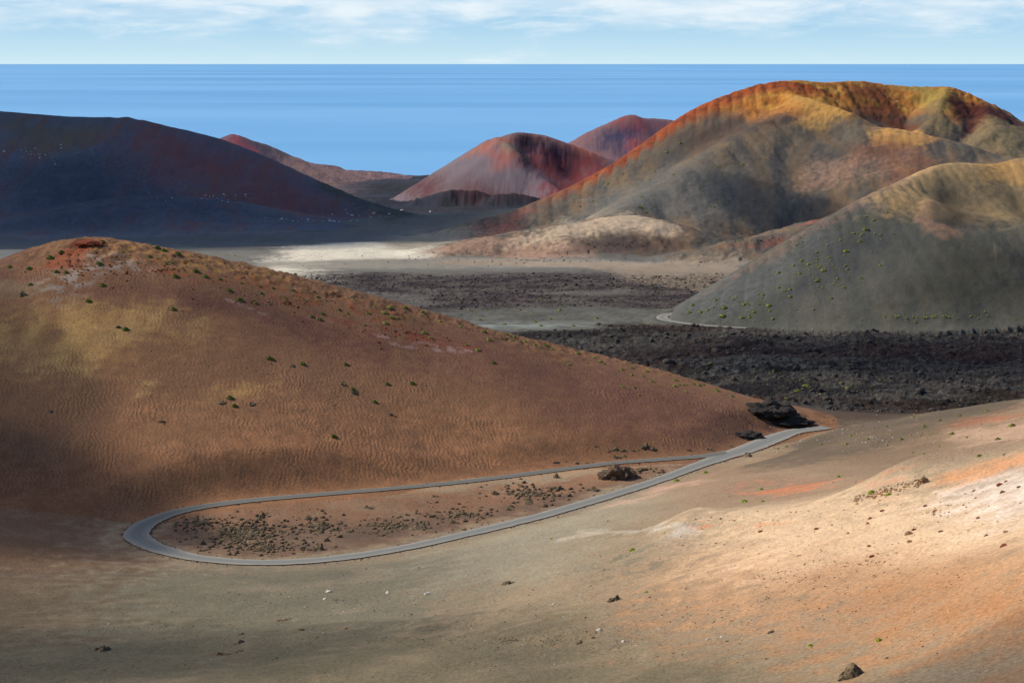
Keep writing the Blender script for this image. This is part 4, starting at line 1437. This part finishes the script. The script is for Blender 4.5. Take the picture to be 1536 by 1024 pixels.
# bushes set down where the photograph shows them
series('bush', BUSH_G, [(75, 387, 14), (149, 396, 13), (154, 428, 12), (85, 408, 11), (99, 409, 10), (15, 401, 11), (44, 403, 12), (133, 452, 12), (46, 427, 10), (92, 378, 10), (154, 363, 11)],
       'green shrub on rocky left shoulder of reddish hill', 'bush', 'shrubs on the rocky shoulder of the reddish hill')
series('bush', BUSH_G, [(224, 385, 9), (236, 372, 13), (246, 376, 12), (267, 381, 12), (263, 415, 13), (294, 408, 14), (308, 415, 12), (344, 436, 12), (359, 450, 14), (383, 455, 10), (330, 419, 8),
                        (432, 453, 9), (477, 447, 11), (467, 475, 9), (479, 479, 11), (484, 471, 9), (509, 465, 8), (392, 440, 8), (362, 425, 7), (410, 433, 8), (390, 430, 7), (440, 436, 8)],
       'green shrub along orange crest of reddish hill', 'bush', 'shrubs along the orange crest')
series('bush', BUSH_G, [(188, 494, 13), (260, 464, 12), (405, 538, 14), (454, 546, 12), (345, 597, 14), (352, 609, 12), (501, 655, 13), (519, 547, 11), (529, 584, 11), (581, 576, 11), (618, 575, 11), (562, 603, 11), (740, 544, 10)],
       'lone green shrub on rippled reddish slope', 'bush', 'lone shrubs on the rippled slope')
series('bush', BUSH_Y, [(584, 461, 11), (576, 469, 12), (586, 476, 11), (577, 485, 11), (608, 461, 10), (634, 468, 10), (636, 499, 11), (646, 507, 9), (700, 517, 8), (716, 525, 11), (733, 510, 12),
                        (759, 502, 12), (771, 505, 9), (552, 470, 8), (560, 460, 8), (546, 487, 7), (520, 470, 8), (660, 482, 8), (690, 490, 9), (725, 497, 8)],
       'yellow green bush on middle crest of reddish hill', 'bush', 'bushes near the middle of the crest')
series('bush', BUSH_Y, [(788, 513, 10), (803, 518, 10), (818, 518, 11), (829, 525, 12), (866, 530, 10), (890, 537, 9), (900, 542, 11), (933, 554, 8), (947, 552, 9), (969, 557, 11), (933, 580, 9), (951, 581, 8),
                        (958, 592, 7), (977, 572, 9), (853, 547, 8), (947, 562, 8), (964, 564, 8), (1048, 578, 10), (1075, 586, 12), (1097, 594, 9), (1011, 579, 9), (1013, 570, 10), (1029, 588, 8), (1040, 576, 8)],
       'yellow green bush on low tail of reddish crest', 'bush', 'bushes down the tail of the crest')
series('bush', BUSH_Y, [(1084, 474, 12), (1087, 461, 10), (1051, 468, 9), (1034, 469, 9), (1039, 458, 9), (1113, 476, 9), (1125, 476, 7), (1116, 457, 8), (1123, 457, 6), (1131, 468, 7), (1154, 458, 10),
                        (1155, 466, 6), (1159, 478, 8), (1145, 442, 8), (1185, 445, 8), (1073, 450, 7), (1062, 465, 6), (1168, 431, 7), (1176, 436, 7), (1185, 434, 7), (1144, 442, 7), (1100, 449, 6)],
       'bright bush at foot of grey green hill', 'bush', 'bushes on the bottom flank of the grey green hill')
series('bush', BUSH_Y, [(1269, 377, 12), (1298, 344, 11), (1235, 406, 10), (1225, 421, 9), (1244, 386, 7), (1289, 362, 8), (1200, 410, 7), (1168, 409, 8), (1213, 396, 7), (1203, 391, 7), (1266, 431, 7),
                        (1256, 418, 6), (1292, 417, 6), (1320, 398, 7), (1271, 404, 6), (1247, 447, 6), (1260, 360, 6), (1280, 350, 6), (1225, 378, 6), (1310, 330, 7), (1330, 318, 6), (1190, 398, 6)],
       'small bush higher on flank of grey green hill', 'bush', 'bushes up the left flank of the grey green hill')
series('bush', BUSH_Y, [(1387, 640, 10), (1276, 654, 7), (1302, 659, 8), (1232, 667, 8), (1270, 666, 8), (1331, 668, 7), (1370, 679, 7), (1386, 681, 7), (1469, 684, 11), (1506, 682, 6), (1428, 651, 11), (1497, 659, 11),
                        (1409, 670, 6), (1519, 639, 14), (1167, 673, 7), (1180, 670, 7), (1352, 659, 10), (1410, 631, 9), (1450, 656, 7), (1370, 625, 8), (1440, 624, 9), (1480, 617, 9), (1330, 640, 7)],
       'low bush on stony slope at right', 'bush', 'bushes on the stony right slope')
series('bush', BUSH_L, [(1258, 715, 9), (1307, 739, 13), (1333, 742, 12), (1142, 734, 9), (1117, 752, 11), (1144, 752, 8)],
       'lime bush in sandy hollow with orange streaks', 'bush', 'bushes in the sandy hollow')
for (u, v, w, lab) in [(949, 825, 12, 'single bright green bush below the white and orange fold of sand'), (970, 888, 8, 'small green bush just right of the dark rock cluster in the foreground'),
                       (1216, 968, 10, 'left green bush of two on the brown sand at the bottom right'), (1319, 960, 12, 'right green bush of two on the brown sand at the bottom right'),
                       (827, 808, 6, 'tiny yellow bush just below the lower road'), (1015, 721, 11, 'bright green bush at the edge of the lower road, left of two'),
                       (1058, 709, 10, 'bright green bush at the edge of the lower road, right of two'), (270, 1002, 5, 'tiny yellow tuft at the bottom left of the grey sand'),
                       (334, 810, 7, 'tiny yellow bush among the rocks inside the road loop')]:
    put('bush', random.choice(BUSH_L), u, v, w, lab, 'bush')
series('bush', BUSH_Y, [(1208, 580, 16), (1195, 587, 12), (1271, 582, 10), (1160, 556, 7), (1262, 574, 7), (1180, 597, 8), (1065, 545, 7), (1020, 540, 8), (1320, 570, 7), (1230, 592, 8)],
       'olive bush on black lava field', 'bush', 'olive bushes on the black lava')
series('bush', BUSH_Y, [(720, 480, 9), (757, 487, 9), (802, 483, 8), (840, 466, 10), (811, 489, 9), (895, 478, 9), (705, 466, 7), (730, 465, 7), (780, 465, 7), (860, 489, 8), (825, 479, 8), (811, 448, 6)],
       'pale bush on ash pan between lava flows', 'bush', 'bushes on the ash pan')
series('bush', BUSH_Y, [(960, 311, 8), (962, 296, 6), (912, 276, 6), (1114, 247, 6), (975, 270, 5), (982, 258, 6), (1010, 262, 5), (968, 318, 6), (1210, 248, 5), (1048, 283, 5), (890, 302, 5), (870, 310, 5), (1070, 310, 5), (1000, 228, 7),
                        (1020, 215, 7), (1130, 300, 5), (1090, 300, 5)],
       'far bush on flank of big mountain', 'bush', 'bushes on the big mountain flank')

# ------------------------------------------------------------------ rocks
big_rocks = [
    # u, v, width px, height factor, meshes, label
    (476, 824, 34, .95, OUTS_D, 'largest round dark boulder at the front of the rocks inside the road loop'),
    (480, 787, 36, .8, OUTS_D, 'broad dark pile of lava rock in the centre of the loop rocks'),
    (304, 816, 20, 1.2, OUTS_D, 'upright dark rock at the left end of the loop rock field'),
    (321, 813, 22, .8, OUTS_D, 'craggy rock just right of the upright rock at the left end of the loop'),
    (390, 777, 22, .8, OUTS_D, 'dark rock pile at the back of the loop rocks, nearest the upper road'),
    (293, 778, 20, .6, OUTS_D, 'flat dark rock near the bend of the road loop, upper one'),
    (264, 787, 18, .6, OUTS_D, 'flat dark rock near the bend of the road loop, leftmost'),
    (276, 795, 12, .8, OUTS_D, 'small dark rock below the two flat rocks at the road bend'),
    (490, 811, 20, .9, OUTS_D, 'pale topped rock directly behind the largest boulder in the loop'),
    (458, 815, 16, .9, OUTS_D, 'jagged dark rock directly left of the largest boulder in the loop'),
    (507, 795, 18, .7, OUTS_D, 'dark rock right of the broad central pile in the loop'),
    (543, 799, 20, .6, OUTS_D, 'low pale and dark rock halfway along the road loop'),
    (573, 803, 24, .6, OUTS_D, 'low pale streaked rock close to the lower road'),
    (625, 793, 28, .6, ROCKS_D, 'smooth dark humped rock close to the lower road'),
    (680, 784, 24, .7, OUTS_D, 'dark rock pile beside the lower road, right of the humped rock'),
    (743, 741, 26, .8, OUTS_D, 'dark rock pile in the narrow part of the loop, leftmost of the large ones'),
    (795, 738, 22, .8, OUTS_D, 'dark broken rock between two larger piles in the narrow part of the loop'),
    (839, 734, 28, .7, OUTS_D, 'wide dark rock pile left of the brown mound in the loop'),
    (854, 744, 18, .8, OUTS_D, 'dark grey rock just below the wide pile left of the brown mound'),
    (891, 735, 26, .8, OUTS_D, 'dark rock pile directly below the brown mound in the loop'),
    (834, 716, 12, 1.2, ROCKS_D, 'pointed black rock near the upper road'),
    (967, 668, 18, .9, OUTS_D, 'black rock on the ash slope above the upper road'),
    (924, 686, 16, .8, OUTS_D, 'black rock touching the far edge of the upper road'),
    (1065, 674, 24, .6, OUTS_D, 'low black rock near the road junction, on its far side'),
    (1122, 684, 14, 1.1, ROCKS_D, 'single black rock on the near edge of the road junction'),
    (550, 761, 18, .5, OUTS_D, 'small dark rock close to the upper road inside the loop, left'),
    (652, 744, 18, .5, OUTS_D, 'small dark rock close to the upper road inside the loop, middle'),
    (514, 575, 16, .8, OUTS_D, 'blackish rock on the reddish slope at the top of a broken line of rocks'),
    (531, 589, 20, .7, OUTS_D, 'blackish rock on the reddish slope in the middle of a broken line of rocks'),
    (586, 622, 14, .7, OUTS_D, 'blackish rock at the bottom of the broken line on the reddish slope'),
    (438, 549, 10, .7, ROCKS_D, 'dark stone beside a green shrub on the reddish slope'),
    (176, 490, 9, .8, ROCKS_D, 'dark stone beside a green shrub on the yellow patch'),
    (35, 442, 26, .9, OUTS_D, 'split grey brown rocks on the left shoulder of the reddish hill'),
    (75, 617, 9, .7, ROCKS_D, 'lone dark rock low on the far left of the reddish slope'),
    (243, 632, 9, .7, ROCKS_D, 'lone dark rock on the reddish slope below the yellow patches'),
    (332, 603, 18, .5, OUTS_D, 'flat brown rock just left of two green shrubs on the reddish slope'),
    (376, 605, 16, .5, OUTS_D, 'flat dark rock just right of two green shrubs on the reddish slope'),
    (155, 975, 40, .55, OUTS_D, 'wide jagged rock alone on the grey sand at the bottom left'),
    (362, 951, 14, .9, OUTS_D, 'small rock, upper of two stacked in the bottom left foreground'),
    (360, 963, 20, .8, OUTS_D, 'jagged rock, lower of two stacked in the bottom left foreground'),
    (334, 982, 34, .45, OUTS_D, 'flat wide dark rock slab below the two stacked foreground rocks'),
    (360, 976, 18, .4, OUTS_D, 'short flat rock touching the wide dark slab in the foreground'),
    (424, 930, 22, .45, OUTS_D, 'thin flat rock on the grey sand above the small pale rocks'),
    (764, 874, 26, .55, OUTS_D, 'dark tilted rock in the centre of the foreground below the road'),
    (926, 899, 26, .8, OUTS_D, 'cluster of black rock alone on the tan sand in the foreground'),
    (872, 963, 20, .5, OUTS_D, 'low brown rock, lower left of three on the bottom centre dune'),
    (1280, 1012, 30, 1.25, ROCKS_D, 'big dark wedge boulder at the bottom edge of the picture'),
    (1160, 947, 18, .35, OUTS_D, 'flat dark rock on the sand edge at the lower right'),
    (1308, 834, 9, .8, ROCKS_R, 'small dark red rock below the tan boulders on the bright slope'),
]
for (u, v, w, hzf, ms, lab) in big_rocks:
    put('rock', random.choice(ms), u, v, w * (1.5 if v > 860 else 1.2), lab, 'rock', None, hzf * 1.1)
stones = [
    (494, 887, 13, ROCKS_P, 'pale rounded rock on grey sand, leftmost of three above the foreground'),
    (582, 889, 9, ROCKS_P, 'small upright white stone between two pale rocks on grey sand'),
    (642, 890, 15, ROCKS_P, 'pale rounded rock on grey sand, rightmost of three above the foreground'),
    (488, 898, 8, ROCKS_P, 'small pale stone just below the leftmost pale rock'),
    (452, 944, 12, ROCKS_T, 'brown stone left of centre on the dune crest in the foreground'),
    (519, 942, 11, ROCKS_T, 'brown stone sitting on the dune crest in the foreground'),
    (475, 955, 8, ROCKS_T, 'small brown stone below the dune crest in the foreground'),
    (899, 945, 11, ROCKS_P, 'pinkish stone on the bottom centre dune'),
    (890, 956, 9, ROCKS_T, 'brown stone below the pinkish stone on the dune'),
    (935, 962, 8, ROCKS_P, 'pale stone right of the bottom centre dune'),
    (830, 906, 7, ROCKS_P, 'small pale stone left of the black rock cluster'),
    (1062, 959, 7, ROCKS_P, 'pale stone on the dark sand, left of a close pair'),
    (1083, 955, 7, ROCKS_P, 'pale stone on the dark sand, right of a close pair'),
    (1166, 977, 9, ROCKS_T, 'tan stone on the dark sand below the flat rock'),
    (1330, 987, 9, ROCKS_T, 'tan stone right of the green bush at the bottom right'),
    (1365, 801, 16, ROCKS_T, 'largest tan boulder in the middle of the bright right slope'),
    (1364, 813, 11, ROCKS_T, 'smaller tan boulder just below the largest tan boulder'),
    (1371, 794, 9, ROCKS_R, 'reddish rock just above the largest tan boulder'),
    (1306, 777, 9, ROCKS_R, 'upper reddish rock of two close together on the bright slope'),
    (1302, 785, 8, ROCKS_R, 'lower reddish rock of two close together on the bright slope'),
    (1324, 766, 9, ROCKS_R, 'reddish rock on the bright slope above the close pair'),
    (1304, 819, 8, ROCKS_R, 'reddish rock left below the smaller tan boulder'),
    (1412, 797, 8, ROCKS_R, 'reddish rock right of the largest tan boulder'),
    (1468, 777, 8, ROCKS_R, 'reddish rock below the white patch on the right slope'),
    (1479, 803, 9, ROCKS_T, 'tan rock on the right slope near the right edge, left of two'),
    (1509, 798, 9, ROCKS_T, 'tan rock on the right slope near the right edge, right of two'),
    (1507, 818, 14, ROCKS_R, 'reddish brown rock pair low on the right slope near the edge'),
    (1225, 793, 9, ROCKS_R, 'dark red rock on the sunlit sand right of the orange streak'),
    (1141, 797, 8, ROCKS_R, 'dark red rock just below the orange streak on the fold'),
    (1500, 727, 12, ROCKS_R, 'red brown rock in the middle of the white patch'),
    (1509, 722, 7, ROCKS_R, 'small red rock touching the larger one on the white patch'),
    (1504, 738, 11, ROCKS_T, 'tan rock below the red brown rock on the white patch'),
    (1461, 736, 7, ROCKS_R, 'small red rock at the left side of the white patch'),
    (1529, 730, 7, ROCKS_D, 'dark stone at the right edge of the white patch'),
    (1388, 759, 8, ROCKS_R, 'reddish stone under the outcrop, left of two'),
    (1404, 766, 8, ROCKS_R, 'reddish stone under the outcrop, right of two'),
]
for (u, v, w, ms, lab) in stones:
    put('stone', random.choice(ms), u, v, w, lab, 'stone', None, 1.0, .1)


# larger masses with a shape of their own
def mass(name, seed, m, u, v, wpx, hpx, deep, label, cat, n=34, at_=None, rot=0.0):
    w = at_ or hit(u, v)
    k = w[1] / F
    sx, sz = wpx * k * .5, hpx * k
    rg = random.Random(seed)
    bm = bmesh.new()
    bmesh.ops.create_icosphere(bm, subdivisions=5, radius=1)
    off = Vector((seed * 5.1, seed * 2.3, seed))
    for v_ in bm.verts:
        d = v_.co.normalized()
        r = 1 + .35 * mnoise.noise(d * 1.3 + off) + .28 * mnoise.noise(d * 3.1 + off) + .14 * abs(mnoise.noise(d * 7 + off)) + .06 * mnoise.noise(d * 16 + off) + .03 * mnoise.noise(d * 34 + off)
        zz = d.z if d.z > 0 else d.z * .4
        v_.co = Vector((d.x * sx * r, d.y * deep * r, zz * sz * r * (1 + .35 * mnoise.noise(Vector((d.x * 2.3, d.y, seed))))))
    me = bpy.data.meshes.new(name)
    bm.to_mesh(me)
    bm.free()
    me.materials.append(m)
    o = bpy.data.objects.new(name, me)
    COL.objects.link(o)
    o.location = (w[0], w[1] + deep * .3, w[2] - sz * .12)
    o.rotation_euler = (0, 0, rot)
    o['label'] = label
    o['category'] = cat
    return o


mass('lava_outcrop', 3, M_BLACK, 1152, 619, 78, 18, 12, 'big black craggy outcrop of lava above the road junction', 'rock outcrop')
mass('lava_outcrop', 5, M_BLACK, 1180, 634, 76, 9, 7, 'low dark ledge in front of the big black outcrop, beside the road', 'rock outcrop')
mass('rock_mound', 8, M_MOUND, 928, 717, 56, 17, 8, 'rounded brown mound of rock between the two roads near their junction', 'rock outcrop')
put('rock_crag', outcrop_mesh('rock_crag', 77, M_TAN, 11, .55, .45, .95, .22, .4), 1384, 724, 34, 'upright tan and dark crag at the left end of the orange spur', 'rock outcrop', None, 1.25, .1, .4)
mass('rock_crag', 14, M_RED, 134, 366, 40, 6, 5, 'rusty crag forming the very peak of the reddish hill', 'rock outcrop')
mass('rock_mound', 17, M_BLACK, 1120, 655, 50, 8, 6, 'flat dark hump of lava left of the road where it leaves the junction', 'rock outcrop')


def off_road(w):
    d, _ = road_near(np.array([w[0]]), np.array([w[1]]))
    return d[0] > 0.8


# dark lava stones inside the loop that nothing tells apart
def scatter_px(n, area, smin, smax, rg, power=1.6):
    o = []
    for _ in range(n):
        cx, cy, rx, ry = rg.choices(area, weights=[a[2] * a[3] * a[4] for a in area])[0][:4]
        a, r = rg.uniform(0, 6.283), min(1.5, abs(rg.gauss(0, .66)))
        s = smin + (smax - smin) * rg.random() ** power
        o.append((cx + rx * r * math.cos(a), cy + ry * r * math.sin(a), s))
    return o


rg = random.Random(5)
LOOPA = [(370, 800, 72, 22, 2.0), (480, 790, 40, 18, 1.2), (590, 790, 60, 14, .8), (690, 772, 60, 15, .9), (800, 742, 60, 16, 1.0), (400, 822, 70, 8, 1.6), (300, 785, 50, 12, .8), (960, 705, 40, 8, .8)]
for area, n_, lab_, grp in [([LOOPA[0], LOOPA[6]], 39, 'small dark stone in the bend end of the loop', 'stones in the bend end of the loop'),
                            ([LOOPA[5], (330, 795, 40, 14, 1)], 24, 'small dark stone at the front of the loop near the road', 'stones at the front of the loop'),
                            ([LOOPA[1]], 22, 'small dark stone around the broad central pile in the loop', 'stones around the broad central pile'),
                            ([LOOPA[2]], 20, 'small dark stone halfway along the loop', 'stones halfway along the loop'),
                            ([LOOPA[3]], 24, 'small dark stone before the narrow part of the loop', 'stones before the narrow part of the loop'),
                            ([LOOPA[4]], 34, 'small dark stone in the narrow part of the loop', 'stones in the narrow part of the loop'),
                            ([LOOPA[7]], 10, 'small dark stone around the brown mound in the loop', 'stones around the brown mound'),
                            ([(960, 675, 90, 8, 1), (880, 694, 60, 5, 1), (1080, 662, 40, 8, .8)], 22, 'small black stone on bank above the upper road', 'stones on the bank above the upper road')]:
    pts_ = [p for p in scatter_px(n_ * 2, area, 6, 19, rg, 1.9)]
    pts_ = [p for p in pts_ if off_road(hit(p[0], p[1]))][:n_]
    series('rock', OUTS_D + ROCKS_D, pts_, lab_, 'rock', grp, .8)


# ------------------------------------------------------------------ uncountable small stuff: one mesh each
def pebble_field(name, pts, m, label, squash=.7, sub=1, jag=.35):
    """pts: list of (x, y, z, radius)"""
    bm = bmesh.new()
    bmesh.ops.create_icosphere(bm, subdivisions=sub, radius=1)
    V = np.array([v.co for v in bm.verts])
    Fc = np.array([[v.index for v in f.verts] for f in bm.faces])
    bm.free()
    pts = np.array(pts)
    n = len(pts)
    g = np.random.default_rng(len(name) + n)
    a = g.random(n) * 6.283
    ca, sa = np.cos(a)[:, None], np.sin(a)[:, None]
    Vr = V[None] * (1 + jag * (g.random((n, len(V), 1)) - .5) * 2) * (g.random((n, 1, 3)) * .7 + .65)
    x = Vr[..., 0] * ca - Vr[..., 1] * sa
    y = Vr[..., 0] * sa + Vr[..., 1] * ca
    z = Vr[..., 2] * squash
    W = np.stack([x, y, z], -1) * pts[:, None, 3:4] + pts[:, None, :3]
    FF = (Fc[None] + (np.arange(n) * len(V))[:, None, None]).reshape(-1, 3)
    me = bpy.data.meshes.new(name)
    me.vertices.add(n * len(V))
    me.vertices.foreach_set('co', W.astype(np.float32).ravel())
    me.loops.add(len(FF) * 3)
    me.polygons.add(len(FF))
    me.loops.foreach_set('vertex_index', FF.astype(np.int32).ravel())
    me.polygons.foreach_set('loop_start', np.arange(0, len(FF) * 3, 3, dtype=np.int32))
    me.polygons.foreach_set('loop_total', np.full(len(FF), 3, np.int32))
    me.update(calc_edges=True)
    me.materials.append(m)
    o = bpy.data.objects.new(name, me)
    COL.objects.link(o)
    o['kind'] = 'stuff'
    o['label'] = label
    return o


def field_px(n, area, smin, smax, g, power=2.5, ok=None):
    """scatter over patches of land named by photo ellipses (centre, radii, weight)"""
    out_ = []
    for (u, v, s) in scatter_px(n, area, smin, smax, g, power):
        w = hit(u, v)
        if w is None:
            continue
        if ok and not ok(w):
            continue
        r = s * w[1] / F * .5
        out_.append((w[0], w[1], w[2] + r * .1, r))
    return out_


g2 = random.Random(9)
pebble_field('gravel', field_px(2800, LOOPA, 1.5, 8.5, g2, 2.4, off_road), M_DARK, 'dark broken lava rubble between the larger rocks inside the road loop')
pebble_field('scree', field_px(900, [(1400, 770, 160, 40, 1.3), (1300, 650, 150, 30, 1.2), (1300, 840, 240, 60, .7), (1100, 780, 120, 30, 1), (900, 850, 150, 60, .25), (1100, 930, 300, 60, .35)], 1.0, 4.5, g2, 3, off_road),
             M_TAN, 'scattered small brown stones over the bright right slope')
pebble_field('pale_gravel', field_px(700, [(1300, 655, 160, 30, 1.5), (1450, 740, 100, 40, .6), (1150, 660, 90, 18, 1.0), (960, 940, 350, 60, .7), (500, 930, 400, 80, .2), (1200, 920, 300, 60, .4)], .9, 3.6, g2, 3, off_road),
             M_PALE, 'scattered small white stones over the sand slopes')
pebble_field('fine_gravel', field_px(2600, [(768, 960, 900, 70, 1), (1200, 870, 420, 110, .6), (500, 900, 500, 50, .6)], 1.0, 3.2, g2, 3, off_road), M_MOUND, 'fine loose gravel sprinkled over the nearest sand')
line = [(1380 - 100 * t + g2.gauss(0, 4), 722 + 30 * t + g2.gauss(0, 4), .3) for t in [g2.random() for _ in range(160)]]
pebble_field('spur_rubble', [(w[0], w[1], w[2], random.uniform(.15, .55)) for w in [hit(u, v) for u, v, _ in line] if w], M_TAN, 'grey and tan rubble strewn down from the crag on the spur')
pebble_field('slope_stones', field_px(420, [(400, 560, 380, 120, 1), (120, 470, 120, 60, 1.5), (860, 620, 180, 40, .6)], .8, 3.2, g2, 3, off_road), M_DARK, 'tiny dark stones dotted over the reddish slope')
pebble_field('crest_rubble', field_px(700, [(250, 405, 160, 22, 1), (120, 400, 70, 28, 1.5), (430, 455, 140, 18, 1), (620, 500, 110, 18, 1)], 1.0, 5, g2, 2.2), M_RED, 'rusty broken rock strewn along the crest of the reddish hill', .5)
vg = []
for _ in range(2600):
    i = g2.randrange(1, len(LOOP) - 1)
    t_ = LOOP[i + 1, :2] - LOOP[i - 1, :2]
    t_ /= np.linalg.norm(t_)
    sd_ = g2.choice((-1, 1)) * (LOOP[i, 3] * .5 + abs(g2.gauss(.1, .9)))
    q = LOOP[i, :2] + np.array([-t_[1], t_[0]]) * sd_ + t_ * g2.uniform(-1.5, 1.5)
    vg.append((q[0], q[1], float(ground_z(q[0], q[1])) + .03, .06 + .34 * g2.random() ** 4))
pebble_field('verge_gravel', vg, M_MOUND, 'loose brown gravel along both edges of the looping road')
pebble_field('foot_boulders', field_px(110, [(470, 331, 90, 5, 1), (330, 296, 90, 10, .6), (60, 232, 60, 10, .8), (560, 322, 60, 8, .8)], 1.5, 5.5, g2, 2.2), M_PALE, 'pale boulders along the foot of the dark hill')
pebble_field('flow_edge_rocks', field_px(500, [(800, 391, 260, 7, 1), (920, 368, 90, 10, 1), (700, 378, 50, 6, .8), (1150, 360, 70, 10, 1)], 0.8, 3.6, g2, 3), M_LAVA, 'dark stones on the pale ground below the big mountain')
# clinker blocks on the lava
g3 = np.random.default_rng(3)
bl = []
tries = 60000
yy = 955 + 470 * g3.random(tries) ** 1.0
xx = (g3.random(tries) * 2 - 1) * .36 * yy
def sheet(A_, x, y):
    i = np.clip(np.round(np.interp(y, rr, np.arange(NR))).astype(int), 0, NR - 1)
    j = np.clip(np.round((np.arctan2(x, y + OFF) + HALF) / (2 * HALF) * (NA - 1)).astype(int), 0, NA - 1)
    return A_[i, j]


la_ = sheet(GA, xx, yy)
zz = ground_z(xx, yy)
rr_ = .3 + 2.0 * g3.random(tries) ** 8
keep = (la_ > .4) & (xx > -60)
bl = np.stack([xx, yy, zz + .1, rr_], 1)[keep][:9000]
pebble_field('lava_blocks', bl, M_LAVA, 'jagged clinker blocks covering the black lava field', .8, 1, .45)
yy = 1520 + 380 * g3.random(16000)
xx = (g3.random(16000) * 2 - 1) * .3 * yy
lb_ = sheet(GB, xx, yy)
keep = (lb_ > .5)
pebble_field('far_lava_blocks', np.stack([xx, yy, ground_z(xx, yy), .4 + 1.4 * g3.random(16000) ** 5], 1)[keep], M_LAVA, 'rough lava blocks over the reddish black flow beyond the ash pan', .7, 1, .45)


def scrub_field(name, pts, m, label):
    """low leafy tufts, one mesh"""
    base_me = bush_mesh('tuft', 3, m, 26)
    V = np.array([v.co for v in base_me.vertices])
    Fc = [tuple(p.vertices) for p in base_me.polygons]
    vs, fs = [], []
    rg_ = random.Random(len(pts))
    for (x, y, z, r) in pts:
        a = rg_.uniform(0, 6.28)
        c, s = math.cos(a), math.sin(a)
        b0 = len(vs)
        for q in V:
            vs.append((x + r * (q[0] * c - q[1] * s), y + r * (q[0] * s + q[1] * c), z + r * q[2]))
        fs += [tuple(b0 + k for k in f) for f in Fc]
    bpy.data.meshes.remove(base_me)
    me = bpy.data.meshes.new(name)
    me.from_pydata(vs, [], fs)
    me.materials.append(m)
    o = bpy.data.objects.new(name, me)
    COL.objects.link(o)
    o['kind'] = 'stuff'
    o['label'] = label


scrub_field('hill_scrub', field_px(330, [(1230, 400, 90, 60, 1), (1120, 455, 80, 22, 1.3), (1330, 330, 60, 30, .5), (1400, 476, 140, 6, 4)], 1.8, 5.0, g2, 2), M_YBUSH, 'sparse tiny scrub dotted over the grey green hill')
scrub_field('crest_scrub', field_px(260, [(250, 395, 120, 16, 1), (420, 445, 120, 14, 1.2), (600, 475, 90, 14, 1.4), (760, 508, 60, 7, 1.5), (900, 545, 70, 8, 1.5), (1020, 578, 60, 8, 1.5)], 1.5, 5.5, g2, 2), M_BUSH,
            'low dry scrub along the crest of the reddish hill')
scrub_field('lava_scrub', field_px(300, [(800, 470, 130, 20, 1), (1000, 440, 80, 20, .5), (1200, 570, 200, 30, .4), (1400, 650, 120, 22, 1.0)], 1.5, 4, g2, 2), M_YBUSH, 'sparse yellowish scrub on the lava and the stony slope')
scrub_field('dark_hill_scrub', field_px(260, [(560, 320, 70, 14, 1.5), (440, 320, 120, 8, 1), (300, 290, 120, 20, .3), (100, 240, 90, 15, .4), (350, 300, 160, 30, .3)], 1.5, 3.6, g2, 2), M_YBUSH, 'sparse scrub at the foot of the dark hill')
scrub_field('mountain_scrub', field_px(260, [(950, 280, 80, 30, 1), (1080, 250, 120, 50, .7), (980, 310, 50, 14, 1), (1150, 310, 80, 20, .5)], 1.3, 3.4, g2, 2), M_YBUSH, 'sparse scrub over the lower flank of the big mountain')
